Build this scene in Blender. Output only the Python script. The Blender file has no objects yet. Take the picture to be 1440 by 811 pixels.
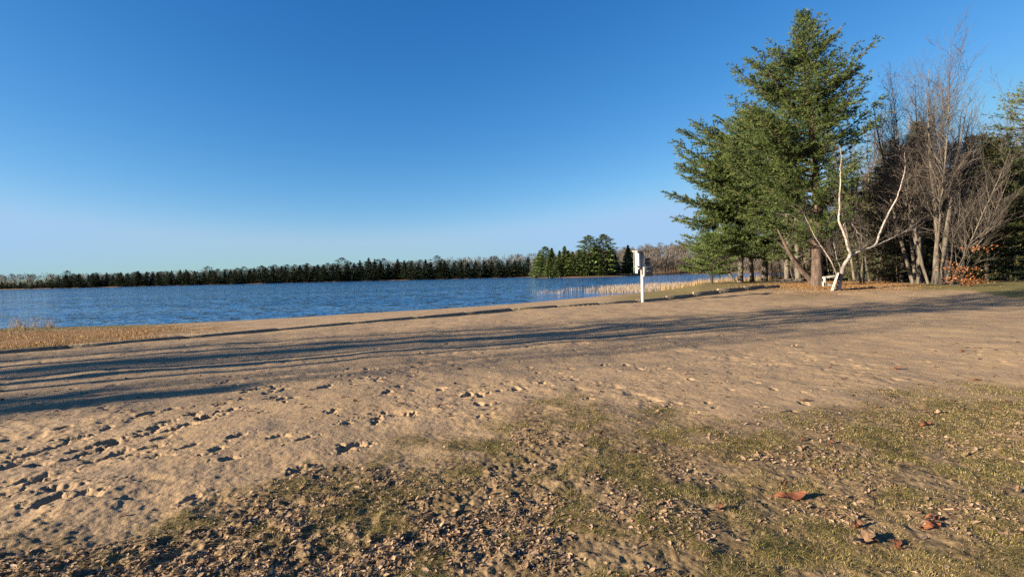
import bpy, math, random
import numpy as np
from mathutils import Vector, Matrix
R = math.radians
SC = bpy.context.scene
rng = np.random.default_rng(7)
random.seed(7)

# ------------------------------------------------------------------ camera
CAMH = 1.55
F = 700.0            # focal length in photo pixels (photo 1440 wide)
PITCH = R(1.51); ROLL = R(-1.40)
cd = bpy.data.cameras.new("camera"); cam = bpy.data.objects.new("camera", cd)
SC.collection.objects.link(cam); SC.camera = cam
cd.sensor_width = 36; cd.lens = F / 1440 * 36; cd.clip_start = 0.05; cd.clip_end = 6000
cam.matrix_world = (Matrix.Translation((0, 0, CAMH)) @ Matrix.Rotation(math.pi/2 - PITCH, 4, 'X')
                    @ Matrix.Rotation(ROLL, 4, 'Z'))

# ------------------------------------------------------------------ light
SUN_EL = R(16.0); SHADOW_AZ = R(68.0)      # shadows run 68 deg to the right of straight ahead
SKY_STRENGTH = 0.0655
sdir = Vector((math.sin(SHADOW_AZ)*math.cos(SUN_EL), math.cos(SHADOW_AZ)*math.cos(SUN_EL), -math.sin(SUN_EL)))
sl = bpy.data.lights.new("sun", 'SUN'); sun = bpy.data.objects.new("sun", sl)
SC.collection.objects.link(sun)
sun.rotation_euler = sdir.to_track_quat('-Z', 'Y').to_euler()
sl.energy = 5.0; sl.angle = R(0.5); sl.color = (1.0, 0.85, 0.63)
W = bpy.data.worlds.new("World"); SC.world = W; W.use_nodes = True
nt = W.node_tree; bg = nt.nodes["Background"]
sky = nt.nodes.new("ShaderNodeTexSky"); sky.sky_type = 'NISHITA'; sky.sun_disc = False
sky.sun_elevation = SUN_EL; sky.sun_rotation = SHADOW_AZ + math.pi
sky.altitude = 300; sky.air_density = 1.0; sky.dust_density = 0.3; sky.ozone_density = 3.0
# camera response of the photograph's sky: a curve on each colour of the sky's light
sp_ = nt.nodes.new("ShaderNodeSeparateColor"); cb_ = nt.nodes.new("ShaderNodeCombineColor"); nt.links.new(sky.outputs[0], sp_.inputs[0])
for i_, (c_, e_, mx_) in enumerate(((.235, 1.88, 1.66), (.535, 1.13, 2.62), (1.06, .79, 3.9))):
    pw = nt.nodes.new("ShaderNodeMath"); pw.operation = 'POWER'; pw.inputs[1].default_value = e_
    ml = nt.nodes.new("ShaderNodeMath"); ml.operation = 'MULTIPLY'; ml.inputs[1].default_value = c_
    mn = nt.nodes.new("ShaderNodeMath"); mn.operation = 'SMOOTH_MIN'; mn.inputs[1].default_value = mx_; mn.inputs[2].default_value = .5
    nt.links.new(sp_.outputs[i_], pw.inputs[0]); nt.links.new(pw.outputs[0], ml.inputs[0]); nt.links.new(ml.outputs[0], mn.inputs[0])
    nt.links.new(mn.outputs[0], cb_.inputs[i_])
nt.links.new(cb_.outputs[0], bg.inputs["Color"])
bg.inputs["Strength"].default_value = SKY_STRENGTH
SC.view_settings.view_transform = 'Standard'; SC.view_settings.look = 'None'
SC.view_settings.exposure = 1.8; SC.view_settings.gamma = 1.0
SC.render.engine = 'CYCLES'
SC.cycles.max_bounces = 5; SC.cycles.diffuse_bounces = 2; SC.cycles.glossy_bounces = 2
SC.cycles.transmission_bounces = 2; SC.cycles.use_denoising = False
SC.cycles.sample_clamp_indirect = 4

# ------------------------------------------------------------------ photo pixel <-> world
_f0 = np.array([0, math.cos(PITCH), -math.sin(PITCH)]); _u0 = np.array([0, math.sin(PITCH), math.cos(PITCH)])
_r0 = np.array([1.0, 0, 0])
_r = math.cos(ROLL)*_r0 + math.sin(ROLL)*_u0; _u = -math.sin(ROLL)*_r0 + math.cos(ROLL)*_u0
def ray(px, py): return _f0 + (px-720)/F*_r + (405.5-py)/F*_u
def at_depth(px, py, Y):                       # world point seen at (px,py) whose y is Y
    d = ray(px, py); t = Y/d[1]; return np.array([d[0]*t, Y, CAMH + d[2]*t])
def at_z(px, py, z=0.0):
    d = ray(px, py); t = (z-CAMH)/d[2]; return np.array([d[0]*t, d[1]*t, z])
def project(x, y, z):
    vx, vy, vz = x, y, z-CAMH
    a = vx*_r[0] + vy*_r[1] + vz*_r[2]; b = vx*_u[0]+vy*_u[1]+vz*_u[2]; c = vx*_f0[0]+vy*_f0[1]+vz*_f0[2]
    c = np.maximum(c, 0.05); return 720 + F*a/c, 405.5 - F*b/c
def P(px, d): return ((px-720)/F*d, d)

# ------------------------------------------------------------------ noise
def _hash(ix, iy, seed):
    h = (ix.astype(np.int64)*374761393 + iy.astype(np.int64)*668265263 + seed*1442695041) & 0xffffffff
    h = ((h ^ (h >> 13))*1274126177) & 0xffffffff
    h = h ^ (h >> 16)
    return (h & 0xffff)/65535.0
def vnoise(x, y, seed=0):
    x0 = np.floor(x); y0 = np.floor(y); fx = x-x0; fy = y-y0
    fx = fx*fx*fx*(fx*(fx*6-15)+10); fy = fy*fy*fy*(fy*(fy*6-15)+10)
    a = _hash(x0, y0, seed); b = _hash(x0+1, y0, seed); c = _hash(x0, y0+1, seed); d = _hash(x0+1, y0+1, seed)
    return (a*(1-fx)+b*fx)*(1-fy) + (c*(1-fx)+d*fx)*fy - 0.5
def fbm(x, y, scale, octs=3, seed=0, gain=0.5):
    s = 0; amp = 1
    for i in range(octs):
        c, q = math.cos(0.7*i+0.3), math.sin(0.7*i+0.3)
        s = s + amp*vnoise((c*x-q*y)/scale + 17.3*i, (q*x+c*y)/scale - 9.1*i, seed+i)
        amp *= gain; scale *= 0.5
    return s
def sm(t): t = np.clip(t, 0, 1); return t*t*(3-2*t)

# ------------------------------------------------------------------ terrain
WZ = -0.55
def base(x, y): return 0.3*sm((0.55*x+0.83*y-24)/14.0)
def on_base(px, py):
    z = 0.0
    for _ in range(40):
        p = at_z(px, py, z); z = 0.5*z + 0.5*float(base(p[0], p[1]))
    p[2] = z; return p
wall_px = [(0,497.5),(180,483.5),(360,468),(540,452),(720,436.5),(820,430.5),(904,425),(1000,414),(1050,409),(1096,404)]
WALL = [on_base(a, b)[:2] for a, b in wall_px]
d0 = WALL[0]-WALL[1]; d0 /= np.linalg.norm(d0)
WALL = [WALL[0]+d0*25] + WALL
WALL = np.array(WALL)
WLEN = np.concatenate([[0], np.cumsum(np.linalg.norm(np.diff(WALL, axis=0), axis=1))])
WALLX = np.vstack([WALL, WALL[-1]+np.array([80, 40.])])       # extension only gives the sign of the side
def poly_dist(x, y, P_):
    """distance, signed (left of travel +), arclength to polyline"""
    best = np.full(np.shape(x), 1e18); sgn = np.ones(np.shape(x)); arc = np.zeros(np.shape(x)); L = 0
    for i in range(len(P_)-1):
        ax, ay = P_[i]; bx, by = P_[i+1]; dx, dy = bx-ax, by-ay; l2 = dx*dx+dy*dy
        t = np.clip(((x-ax)*dx+(y-ay)*dy)/l2, 0, 1)
        q = (x-ax-t*dx)**2 + (y-ay-t*dy)**2
        m = q < best
        best = np.where(m, q, best); sgn = np.where(m, np.sign(dx*(y-ay)-dy*(x-ax)), sgn)
        arc = np.where(m, L + t*math.sqrt(l2), arc); L += math.sqrt(l2)
    return np.sqrt(best), sgn, arc
def wall_h(arc):
    a = arc
    return np.interp(a, [0, WLEN[1], WLEN[4], WLEN[7], WLEN[9], WLEN[-1]-0.8, WLEN[-1], WLEN[-1]+0.1],
                     [0.06, 0.06, 0.07, 0.12, 0.28, 0.14, 0.03, 0.0])
shore_px = [(0,462),(105,459),(230,455.5),(360,449.5),(540,439),(720,427.5),(830,418.5),(900,413.5),(958,407.5)]
SHORE = [at_z(a, b, WZ)[:2] for a, b in shore_px]
LAKE = [(-900,-150),(-160,-30),(-60,8)] + [tuple(p) for p in SHORE] + [(28,66),(42,73),(60,86),(90,125)]
FAR = [P(1135,235),P(1085,300),P(1020,345),P(960,350),P(915,330),P(900,300),P(870,288),P(800,285),P(765,300),P(748,330),P(745,465),
       P(640,474),P(560,482),P(460,490),P(360,505),P(200,522),P(90,535),P(0,545),P(-200,560),P(-500,560),(-1300,420)]
LAKE = np.array(LAKE + FAR, float)
def lake_L(x, y):
    """+ on land, - in the lake"""
    d, _, _ = poly_dist(x, y, np.vstack([LAKE, LAKE[:1]]))
    ins = np.zeros(np.shape(x), bool); n = len(LAKE)
    for i in range(n):
        ax, ay = LAKE[i]; bx, by = LAKE[(i+1) % n]
        c = ((ay > y) != (by > y)) & (x < (bx-ax)*(y-ay)/(by-ay+1e-12)+ax)
        ins ^= c
    return np.where(ins, -d, d)
def hills(x, y):
    h = 15*np.exp(-(((x-190)/150)**2 + ((y-560)/130)**2))
    h = h + 9*np.exp(-(((x-420)/200)**2 + ((y-420)/200)**2)) + 3*sm((np.hypot(x, y)-560)/300)
    return h*sm((y-250)/150)
def terrain(x, y, full=False):
    x = np.asarray(x, float); y = np.asarray(y, float)
    b = base(x, y); L = lake_L(x, y); d, sg, arc = poly_dist(x, y, WALLX)
    s = d*sg
    hw = wall_h(arc); near = (s > 0) & (y < 200)
    far = y > 200
    top = b + np.where(near, hw, 0)
    cap = np.interp(x, [10, 19], [14, 3.5])
    Wd = np.where(near, np.minimum(np.maximum(s, 0)+np.maximum(L, 0.01), cap), np.minimum(np.maximum(L, 0.01), cap))
    Wd = np.where(L > 0, np.where(x > 10, np.maximum(Wd, cap*sm((x-10)/9)), Wd), 1)
    fct = np.clip(L/np.maximum(Wd, 0.3), 0, 1)
    z = WZ + (top-WZ)*np.power(fct, 0.85)
    zf = WZ + 0.9*(1-np.exp(-np.maximum(L, 0)/8)) + hills(x, y)*sm(L/60)
    z = np.where(far, zf, z)
    z = np.where(L < 0, WZ - np.minimum(-L*0.12, 2.5), z)
    # sand drifted along the foot of the wall
    drift = 0.05*np.maximum(0, fbm(x, y, 1.8, 2, 91)+0.25)*np.exp(-np.maximum(-s, 0)/0.45)
    z = z + np.where((s <= 0) & (arc < WLEN[-1]), drift, 0)
    if full: return z, L, s, arc
    return z

# lawn edge measured in the photograph
LX = [-300,0,150,250,350,430,520,600,680,735,800,870,940,1040,1120,1160,1220,1300,1440,1700]
LY = [770,735,722,700,672,640,622,615,598,566,556,562,576,590,592,560,543,534,527,512]
def lawn_mask(x, y, soft=1.0):
    px, py = project(x, y, 0.0)
    wob = fbm(x, y, 0.55, 3, 40)*34
    yb = np.interp(px, LX, LY)
    m = sm((py - yb + wob + 4)/(26.0*soft))
    return m, px, py
prints_px = [(88,686,1.4),(110,699,1.2),(67,706,1),(33,675,1),(61,672,1),(8,631,1.2),(41,635,1.1),(22,645,1),(78,625,1),(108,613,1.2),(114,629,1.1),
 (104,642,1),(124,634,1),(151,619,1.2),(163,621,1.1),(169,635,1),(176,616,1),(216,600,1),(245,602,1),(261,596,1.1),(286,587,1.2),(296,584,1),(318,565,1.2),
 (320,576,1.1),(227,615,.8),(335,615,1),(392,616,.9),(208,580,.9),(245,572,.8),(90,600,.9),(212,629,.8),(233,643,.7),(267,629,.7),(304,635,.7),(320,647,.7),
 (269,698,.7),(302,700,.7),(530,535,.9),(512,533,.8),(486,530,.8),(561,545,.8),(620,549,.8),(659,556,1),(675,556,.8),(703,551,.8),(726,548,.9),(639,513,.8),
 (530,581,.9),(530,590,.8),(489,594,.8),(466,580,.7),(500,625,.9),(486,630,.9),(425,620,.8),(412,664,.8),(408,560,.8),(457,545,.9),(445,548,.8),
 (140,645,.8),(60,650,.9),(190,640,.8),(200,610,.9),(270,580,.8),(235,590,.9),(5,655,1),(15,690,.8),(150,600,.6),(345,560,.7),(375,552,.9),(385,560,.8),(365,545,.8),(400,548,.8),
 (880,510,.8),(900,517,.9),(920,519,.8),(935,518,.8),(822,498,.7),(1000,500,.7),(795,530,.7),(848,512,.6)]
_pr = np.random.default_rng(3)
PRINTS = []
for a, b, s_ in prints_px:
    s_ = min(s_, 1.0)+.25*max(s_-1.0, 0)
    p = at_z(a, b, 0); PRINTS.append((p[0], p[1], s_*.66, _pr.uniform(-0.9, 0.9)+0.9))
for i in range(900):
    a = _pr.uniform(-60, 1480); b = 437 + 150*_pr.random()**1.5
    p = at_z(a, b, 0)
    if float(lawn_mask(np.array([p[0]]), np.array([p[1]]))[0][0]) > 0.6: continue
    PRINTS.append((p[0], p[1], (0.12+0.42*_pr.random()**2.2)*(1 if a < 760 else 0.75), _pr.uniform(0, 3.1)))
def detail(x, y, s, arc, L):
    """small relief of sand and lawn, metres"""
    r = np.hypot(x, y)
    z = 0.075*fbm(x, y, 3.4, 2, 1) + 0.034*fbm(x, y, 0.8, 3, 5)
    m, px, py = lawn_mask(x, y, 3.4)
    near = np.exp(-np.maximum(r-9, 0)/9)
    rz = fbm(x, y, .045, 2, 9)
    clod = fbm(x, y, 0.085, 3, 11, 0.65)
    ridg = 0.22-np.abs(fbm(x, y, 0.11, 3, 21, 0.55))
    lumpy = 0.25 + 0.75*sm(fbm(x, y, 1.3, 2, 33)*2+0.4)
    lf = sm((900-px)/420)
    z = z + near*(1-m)*sm((800-px)/450)*sm((py-545)/140)*(0.0035*clod+0.003*rz+.002*ridg)
    z = z + near*(0.0075*clod*(1-m)*(.4+.7*lumpy) + m*((0.013+.020*lf)*clod + (0.013+.016*lf)*ridg*lumpy + (0.010+.006*lf)*rz))
    # small wind/foot texture of the open sand
    z = z + near*(1-m)*lumpy*(0.05*np.minimum(0, fbm(x, y, 0.22, 2, 55)+0.22)+.012*fbm(x/1.6, y, .14, 2, 56))
    dist = np.zeros_like(x)
    for (fx, fy, sc, an) in PRINTS:
        w = np.nonzero((np.abs(x-fx) < 0.6*sc) & (np.abs(y-fy) < 0.6*sc))[0]
        if len(w) == 0: continue
        dx = x[w]-fx; dy = y[w]-fy; c, q = math.cos(an), math.sin(an)
        wob = 1 + 1.0*fbm(x[w], y[w], 0.07, 3, 71, .6)
        u = (c*dx+q*dy)/(0.155*sc)*wob; v = (-q*dx+c*dy)/(0.082*sc)*wob
        k = np.sqrt(u*u+v*v)
        z[w] += sc*(-0.066*np.exp(-k**2.4) + 0.009*np.exp(-((k-1.45)/0.42)**2))
        dist[w] = np.maximum(dist[w], np.exp(-(k/2.6)**2)*min(sc, 1))
    z = z + dist*0.018*fbm(x, y, 0.09, 3, 81, .6)*near
    fadew = sm(np.abs(s)/0.3)                     # keep the sand clean where the timbers lie
    z = z*np.where(np.abs(s) < 0.3, 0.25+0.75*fadew, 1)
    z = np.where(s > 0.15, z*0.6, z)
    z = z*sm((L+0.3)/1.2)
    return z
def height(x, y):
    x = np.atleast_1d(np.asarray(x, float)); y = np.atleast_1d(np.asarray(y, float))
    z, L, s, arc = terrain(x, y, True)
    dz = np.where(np.hypot(x, y) < 80, detail(x, y, s, arc, L), 0)
    return z + dz
def gz(x, y): return float(terrain(np.array([x]), np.array([y]))[0])
def on_ground(px, py):
    z = 0.0
    for _ in range(60):
        p = at_z(px, py, min(z, 1.2)); z = 0.6*z + 0.4*gz(p[0], p[1])
    return np.array([p[0], p[1], gz(p[0], p[1])])

# ------------------------------------------------------------------ mesh + object helpers
def mesh_np(name, V, Fa, smooth=False, attrs=None, mats=(), mi=None):
    """V (n,3), Fa (m,k) all polygons of k corners"""
    me = bpy.data.meshes.new(name); V = np.ascontiguousarray(V, np.float32); Fa = np.ascontiguousarray(Fa, np.int32)
    k = Fa.shape[1]; me.vertices.add(len(V)); me.vertices.foreach_set("co", V.ravel())
    me.loops.add(Fa.size); me.loops.foreach_set("vertex_index", Fa.ravel())
    me.polygons.add(len(Fa)); me.polygons.foreach_set("loop_start", np.arange(0, Fa.size, k, dtype=np.int32))
    try: me.polygons.foreach_set("loop_total", np.full(len(Fa), k, np.int32))
    except Exception: pass
    if smooth: me.polygons.foreach_set("use_smooth", np.ones(len(Fa), bool))
    if mi is not None: me.polygons.foreach_set("material_index", np.ascontiguousarray(mi, np.int32))
    for n_, a in (attrs or {}).items():
        a = np.asarray(a, np.float32)
        if a.ndim == 1:
            at = me.attributes.new(n_, 'FLOAT', 'POINT'); at.data.foreach_set("value", a)
        else:
            at = me.attributes.new(n_, 'FLOAT_COLOR', 'POINT')
            at.data.foreach_set("color", np.hstack([a, np.ones((len(a), 1), np.float32)]).ravel().astype(np.float32))
    for m in mats: me.materials.append(m)
    me.update(calc_edges=True); return me
def link(name, me, parent=None, loc=None):
    o = bpy.data.objects.new(name, me); SC.collection.objects.link(o)
    if parent is not None: o.parent = parent
    if loc is not None: o.location = loc
    return o
def tag(o, label=None, cat=None, group=None, kind=None):
    if label: o["label"] = label
    if cat: o["category"] = cat
    if group: o["group"] = group
    if kind: o["kind"] = kind
    return o
def empty(name, loc, label, cat, group=None, rz=0):
    o = bpy.data.objects.new(name, None); SC.collection.objects.link(o); o.location = [float(v) for v in loc]
    o.rotation_euler = (0, 0, rz); o.empty_display_size = 0.3
    return tag(o, label, cat, group)
def copy_tree(o, loc, rz=0, sc=1.0, label=None, group=None):
    c = o.copy(); SC.collection.objects.link(c); c.location = [float(v) for v in loc]; c.rotation_euler = (0, 0, rz)
    c.scale = (sc, sc, sc) if not isinstance(sc, tuple) else sc
    if label: c["label"] = label
    if group: c["group"] = group
    for ch in list(o.children):
        d = ch.copy(); SC.collection.objects.link(d); d.parent = c
    return c
class MB:
    """collects triangles"""
    def __init__(s): s.V = []; s.F = []; s.n = 0; s.T = []; s.M = []
    def add(s, V, Fa, t=0.5, m=0):
        V = np.asarray(V, float).reshape(-1, 3); Fa = np.asarray(Fa, int)
        s.V.append(V); s.F.append(Fa + s.n); s.n += len(V)
        s.T.append(np.full(len(V), t) if np.isscalar(t) else np.asarray(t)); s.M.append(np.full(len(Fa), m))
    def tube(s, pts, rad, sides=5, t=0.5, m=0, cap=False):
        pts = np.asarray(pts, float); n = len(pts); rad = np.broadcast_to(np.asarray(rad, float), (n,))
        d = np.gradient(pts, axis=0); d /= (np.linalg.norm(d, axis=1)[:, None]+1e-9)
        ref = np.where(np.abs(d[:, 2:3]) > 0.9, np.array([[1., 0, 0]]), np.array([[0, 0, 1.]]))
        if abs(d[0, 2]) > 0.6: ref = np.tile([[1., 0, 0]], (n, 1))
        else: ref = np.tile([[0, 0, 1.]], (n, 1))
        a = np.cross(d, ref); a /= (np.linalg.norm(a, axis=1)[:, None]+1e-9); b = np.cross(d, a)
        ang = np.arange(sides)*2*math.pi/sides
        V = pts[:, None, :] + rad[:, None, None]*(np.cos(ang)[None, :, None]*a[:, None, :]+np.sin(ang)[None, :, None]*b[:, None, :])
        i = np.arange(n-1)[:, None]*sides; j = np.arange(sides)[None, :]; k = (j+1) % sides
        q = np.stack([i+j, i+k, i+sides+k, i+sides+j], -1).reshape(-1, 4)
        Fa = np.vstack([q[:, [0, 1, 2]], q[:, [0, 2, 3]]])
        V = V.reshape(-1, 3)
        if cap:
            V = np.vstack([V, pts[0], pts[-1]]); c0 = n*sides; l = (n-1)*sides
            f1 = np.array([[c0, (u+1) % sides, u] for u in range(sides)]); f2 = np.array([[c0+1, l+u, l+(u+1) % sides] for u in range(sides)])
            Fa = np.vstack([Fa, f1, f2])
        s.add(V, Fa, t, m)
    def box(s, c, size, rot=None, m=0, bev=0.0, t=0.5):
        """box with chamfered edges along all sides"""
        h = np.array(size)/2.0; b = min(bev, h.min()*0.6)
        vs = []
        for sx in (-1, 1):
            for sy in (-1, 1):
                for sz in (-1, 1):
                    q = np.array([sx, sy, sz])
                    if b > 0:
                        for ax in range(3):
                            v = q*(h-b); v = v.astype(float); v[ax] = q[ax]*h[ax]; vs.append(v)
                    else: vs.append(q*h)
        vs = np.array(vs)
        import bmesh
        bm = bmesh.new(); [bm.verts.new(v) for v in vs]
        bmesh.ops.convex_hull(bm, input=bm.verts[:]); bmesh.ops.triangulate(bm, faces=bm.faces[:])
        bm.verts.index_update(); vv = np.array([v.co[:] for v in bm.verts]); ff = np.array([[v.index for v in f.verts] for f in bm.faces]); bm.free()
        if rot is not None: vv = vv @ np.array(rot.to_3x3()).T
        s.add(vv + np.array(c), ff, t, m)
    def build(s, name, mats, parent=None, smooth=False, link_it=True, loc=None):
        V = np.vstack(s.V); Fa = np.vstack(s.F); T = np.concatenate(s.T); Mi = np.concatenate(s.M)
        mats = mats if isinstance(mats, (list, tuple)) else [mats]
        me = mesh_np(name, V, Fa, smooth, {"tint": T}, mats, Mi)
        if not link_it: return me
        return link(name, me, parent, loc)
def unit(v): v = np.asarray(v, float); return v/(np.linalg.norm(v, axis=-1, keepdims=True)+1e-9)

# ------------------------------------------------------------------ materials
def mat(name):
    m = bpy.data.materials.new(name); m.use_nodes = True; t = m.node_tree
    return m, t, t.nodes["Principled BSDF"]
def N(t, typ, **kw):
    n = t.nodes.new(typ)
    for k, v in kw.items():
        if k in ("op",): n.operation = v
        else: setattr(n, k, v)
    return n
def noise(t, vec, scale, detail=4, rough=0.55):
    n = N(t, "ShaderNodeTexNoise"); n.inputs["Scale"].default_value = scale; n.inputs["Detail"].default_value = detail
    n.inputs["Roughness"].default_value = rough
    if vec is not None: t.links.new(vec, n.inputs["Vector"])
    return n
def ramp(t, fac, stops):
    r = N(t, "ShaderNodeValToRGB"); e = r.color_ramp.elements
    while len(e) < len(stops): e.new(0.5)
    for i, (p, c) in enumerate(stops):
        e[i].position = p; e[i].color = (*c, 1) if len(c) == 3 else c
    t.links.new(fac, r.inputs[0]); return r
def mixc(t, fac, a, b, mode='MIX'):
    n = N(t, "ShaderNodeMix", data_type='RGBA', blend_type=mode)
    for sock, v in ((n.inputs[0], fac), (n.inputs[6], a), (n.inputs[7], b)):
        if hasattr(v, "links"): t.links.new(v, sock)
        elif isinstance(v, (int, float)): sock.default_value = v
        else: sock.default_value = (*v, 1)
    return n.outputs[2]
def math_(t, op, a, b=None, clamp=False):
    n = N(t, "ShaderNodeMath", operation=op); n.use_clamp = clamp
    for sock, v in zip(n.inputs, (a, b)):
        if v is None: continue
        if hasattr(v, "links"): t.links.new(v, sock)
        else: sock.default_value = v
    return n.outputs[0]
def position(t): return N(t, "ShaderNodeNewGeometry").outputs["Position"]
def objco(t): return N(t, "ShaderNodeTexCoord").outputs["Object"]
def bump(t, h, strength, dist, bsdf):
    b = N(t, "ShaderNodeBump"); b.inputs["Strength"].default_value = strength; b.inputs["Distance"].default_value = dist
    t.links.new(h, b.inputs["Height"]); t.links.new(b.outputs[0], bsdf.inputs["Normal"])

def ground_mat():
    m, t, b = mat("ground"); p = position(t); L = t.links
    n1 = noise(t, p, 0.35, 3); n2 = noise(t, p, 6.0, 5, .65); n3 = noise(t, p, 60.0, 4, .7); n4 = noise(t, p, 1.6, 4)
    sand = ramp(t, n1.outputs[0], [(0.3, (0.37, 0.255, 0.145)), (0.7, (0.46, 0.325, 0.18))]).outputs[0]
    sand = mixc(t, ramp(t, n2.outputs[0], [(0.35, (0, 0, 0)), (0.75, (1, 1, 1))]).outputs[0], sand, (0.49, 0.35, 0.19))
    sand = mixc(t, ramp(t, n4.outputs[0], [(0.45, (0, 0, 0)), (0.66, (.7, .7, .7))]).outputs[0], sand, (0.31, 0.23, 0.15))
    speck = ramp(t, n3.outputs[0], [(0.28, (.6, .55, .5)), (0.40, (1, 1, 1))]).outputs[0]
    sand = mixc(t, 0.5, sand, speck, 'MULTIPLY')
    at = N(t, "ShaderNodeAttribute", attribute_name="cover"); sep = N(t, "ShaderNodeSeparateColor"); L.new(at.outputs["Color"], sep.inputs[0])
    # thatch and soil of the thin lawn
    g1 = noise(t, p, 14.0, 5, .7); g2 = noise(t, p, 3.0, 3)
    thatch = ramp(t, g1.outputs[0], [(0.32, (0.045, 0.032, 0.018)), (0.50, (0.15, 0.105, 0.05)), (0.68, (0.33, 0.24, 0.12))]).outputs[0]
    f = math_(t, 'MULTIPLY', sep.outputs[0], ramp(t, g2.outputs[0], [(0.3, (.45, .45, .45)), (0.65, (1, 1, 1))]).outputs[0])
    col = mixc(t, f, sand, thatch)
    # needles and orange leaves
    lit = ramp(t, noise(t, p, 9.0, 6, .8).outputs[0], [(0.3, (0.10, 0.045, 0.018)), (0.5, (0.33, 0.155, 0.055)), (0.7, (0.46, 0.26, 0.11))]).outputs[0]
    col = mixc(t, sep.outputs[1], col, lit)
    tf = ramp(t, noise(t, p, 5.0, 6, .8).outputs[0], [(0.3, (0.055, 0.06, 0.018)), (0.5, (0.17, 0.155, 0.04)), (0.72, (0.30, 0.23, 0.08))]).outputs[0]
    col = mixc(t, sep.outputs[2], col, tf)
    # wet rim of the sand at the waterline
    sx = N(t, "ShaderNodeSeparateXYZ"); L.new(p, sx.inputs[0])
    wet = math_(t, 'MULTIPLY', math_(t, 'SUBTRACT', -0.43, sx.outputs[2]), 9.0, True)
    col = mixc(t, wet, col, (0.10, 0.075, 0.05))
    col = mixc(t, 1.0, col, (0.66, 0.64, 0.66), 'MULTIPLY')
    L.new(col, b.inputs["Base Color"]); b.inputs["Roughness"].default_value = 0.95; b.inputs["Specular IOR Level"].default_value = 0.2
    h = math_(t, 'ADD', math_(t, 'MULTIPLY', noise(t, p, 22, 5, .7).outputs[0], 1.0), math_(t, 'MULTIPLY', n3.outputs[0], 0.35))
    bump(t, h, 0.55, 0.02, b)
    return m
def water_mat():
    m, t, b = mat("lake_water"); p = position(t); L = t.links
    mp = N(t, "ShaderNodeMapping"); mp.inputs["Rotation"].default_value = (0, 0, R(24)); mp.inputs["Scale"].default_value = (0.65, 1.5, 1)
    L.new(p, mp.inputs[0])
    a = noise(t, mp.outputs[0], 0.9, 3, .55); c = noise(t, mp.outputs[0], 3.5, 3, .6)
    mpl = N(t, 'ShaderNodeMapping'); mpl.inputs['Scale'].default_value = (0.35, 1.6, 1); L.new(p, mpl.inputs[0])
    gust = ramp(t, noise(t, mpl.outputs[0], 0.05, 4).outputs[0], [(0.38, (.55, .55, .55)), (0.62, (1.15, 1.15, 1.15))]).outputs[0]
    def slope(n, amp):
        v = N(t, "ShaderNodeVectorMath", operation='SUBTRACT'); L.new(n.outputs["Color"], v.inputs[0]); v.inputs[1].default_value = (.5, .5, .5)
        w = N(t, "ShaderNodeVectorMath", operation='SCALE'); L.new(v.outputs[0], w.inputs[0]); w.inputs["Scale"].default_value = amp
        return w.outputs[0]
    s1, s2 = slope(a, 1.35), slope(c, 1.5)
    ad = N(t, "ShaderNodeVectorMath", operation='ADD'); L.new(s1, ad.inputs[0]); L.new(s2, ad.inputs[1])
    gm = N(t, "ShaderNodeVectorMath", operation='MULTIPLY'); L.new(ad.outputs[0], gm.inputs[0]); L.new(gust, gm.inputs[1])
    fl = N(t, "ShaderNodeVectorMath", operation='MULTIPLY'); L.new(gm.outputs[0], fl.inputs[0]); fl.inputs[1].default_value = (1, 1, 0)
    up = N(t, "ShaderNodeVectorMath", operation='ADD'); L.new(fl.outputs[0], up.inputs[0]); up.inputs[1].default_value = (0, 0, 1)
    nn = N(t, "ShaderNodeVectorMath", operation='NORMALIZE'); L.new(up.outputs[0], nn.inputs[0]); L.new(nn.outputs[0], b.inputs["Normal"])
    b.inputs["Base Color"].default_value = (0.012, 0.09, 0.25, 1); b.inputs["Roughness"].default_value = 0.06; b.inputs["IOR"].default_value = 1.33
    return m
def bark_mat(name, c0, c1, c2, scale=6, stretch=0.25, bmp=0.6):
    m, t, b = mat(name); o = objco(t); mp = N(t, "ShaderNodeMapping"); mp.inputs["Scale"].default_value = (1, 1, stretch); t.links.new(o, mp.inputs[0])
    n = noise(t, mp.outputs[0], scale, 5, .7)
    col = ramp(t, n.outputs[0], [(0.3, c0), (0.5, c1), (0.7, c2)]).outputs[0]
    t.links.new(col, b.inputs["Base Color"]); b.inputs["Roughness"].default_value = 0.9; b.inputs["Specular IOR Level"].default_value = 0.2
    bump(t, n.outputs[0], bmp, 0.06, b); return m
def leaf_mat(name, stops, rough=0.6, trans=0.25, objvar=0.0):
    m, t, b = mat(name); at = N(t, "ShaderNodeAttribute", attribute_name="tint"); L = t.links
    fac = at.outputs["Fac"]
    if objvar:
        oi = N(t, "ShaderNodeObjectInfo"); fac = math_(t, 'ADD', math_(t, 'MULTIPLY', fac, 1-objvar), math_(t, 'MULTIPLY', oi.outputs["Random"], objvar))
    col = ramp(t, fac, stops).outputs[0]
    L.new(col, b.inputs["Base Color"]); b.inputs["Roughness"].default_value = rough; b.inputs["Specular IOR Level"].default_value = 0.25
    if trans:
        tr = N(t, "ShaderNodeBsdfTranslucent"); L.new(col, tr.inputs[0]); mx = N(t, "ShaderNodeMixShader"); mx.inputs[0].default_value = trans
        out = t.nodes["Material Output"]; L.new(b.outputs[0], mx.inputs[1]); L.new(tr.outputs[0], mx.inputs[2]); L.new(mx.outputs[0], out.inputs[0])
    return m
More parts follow.
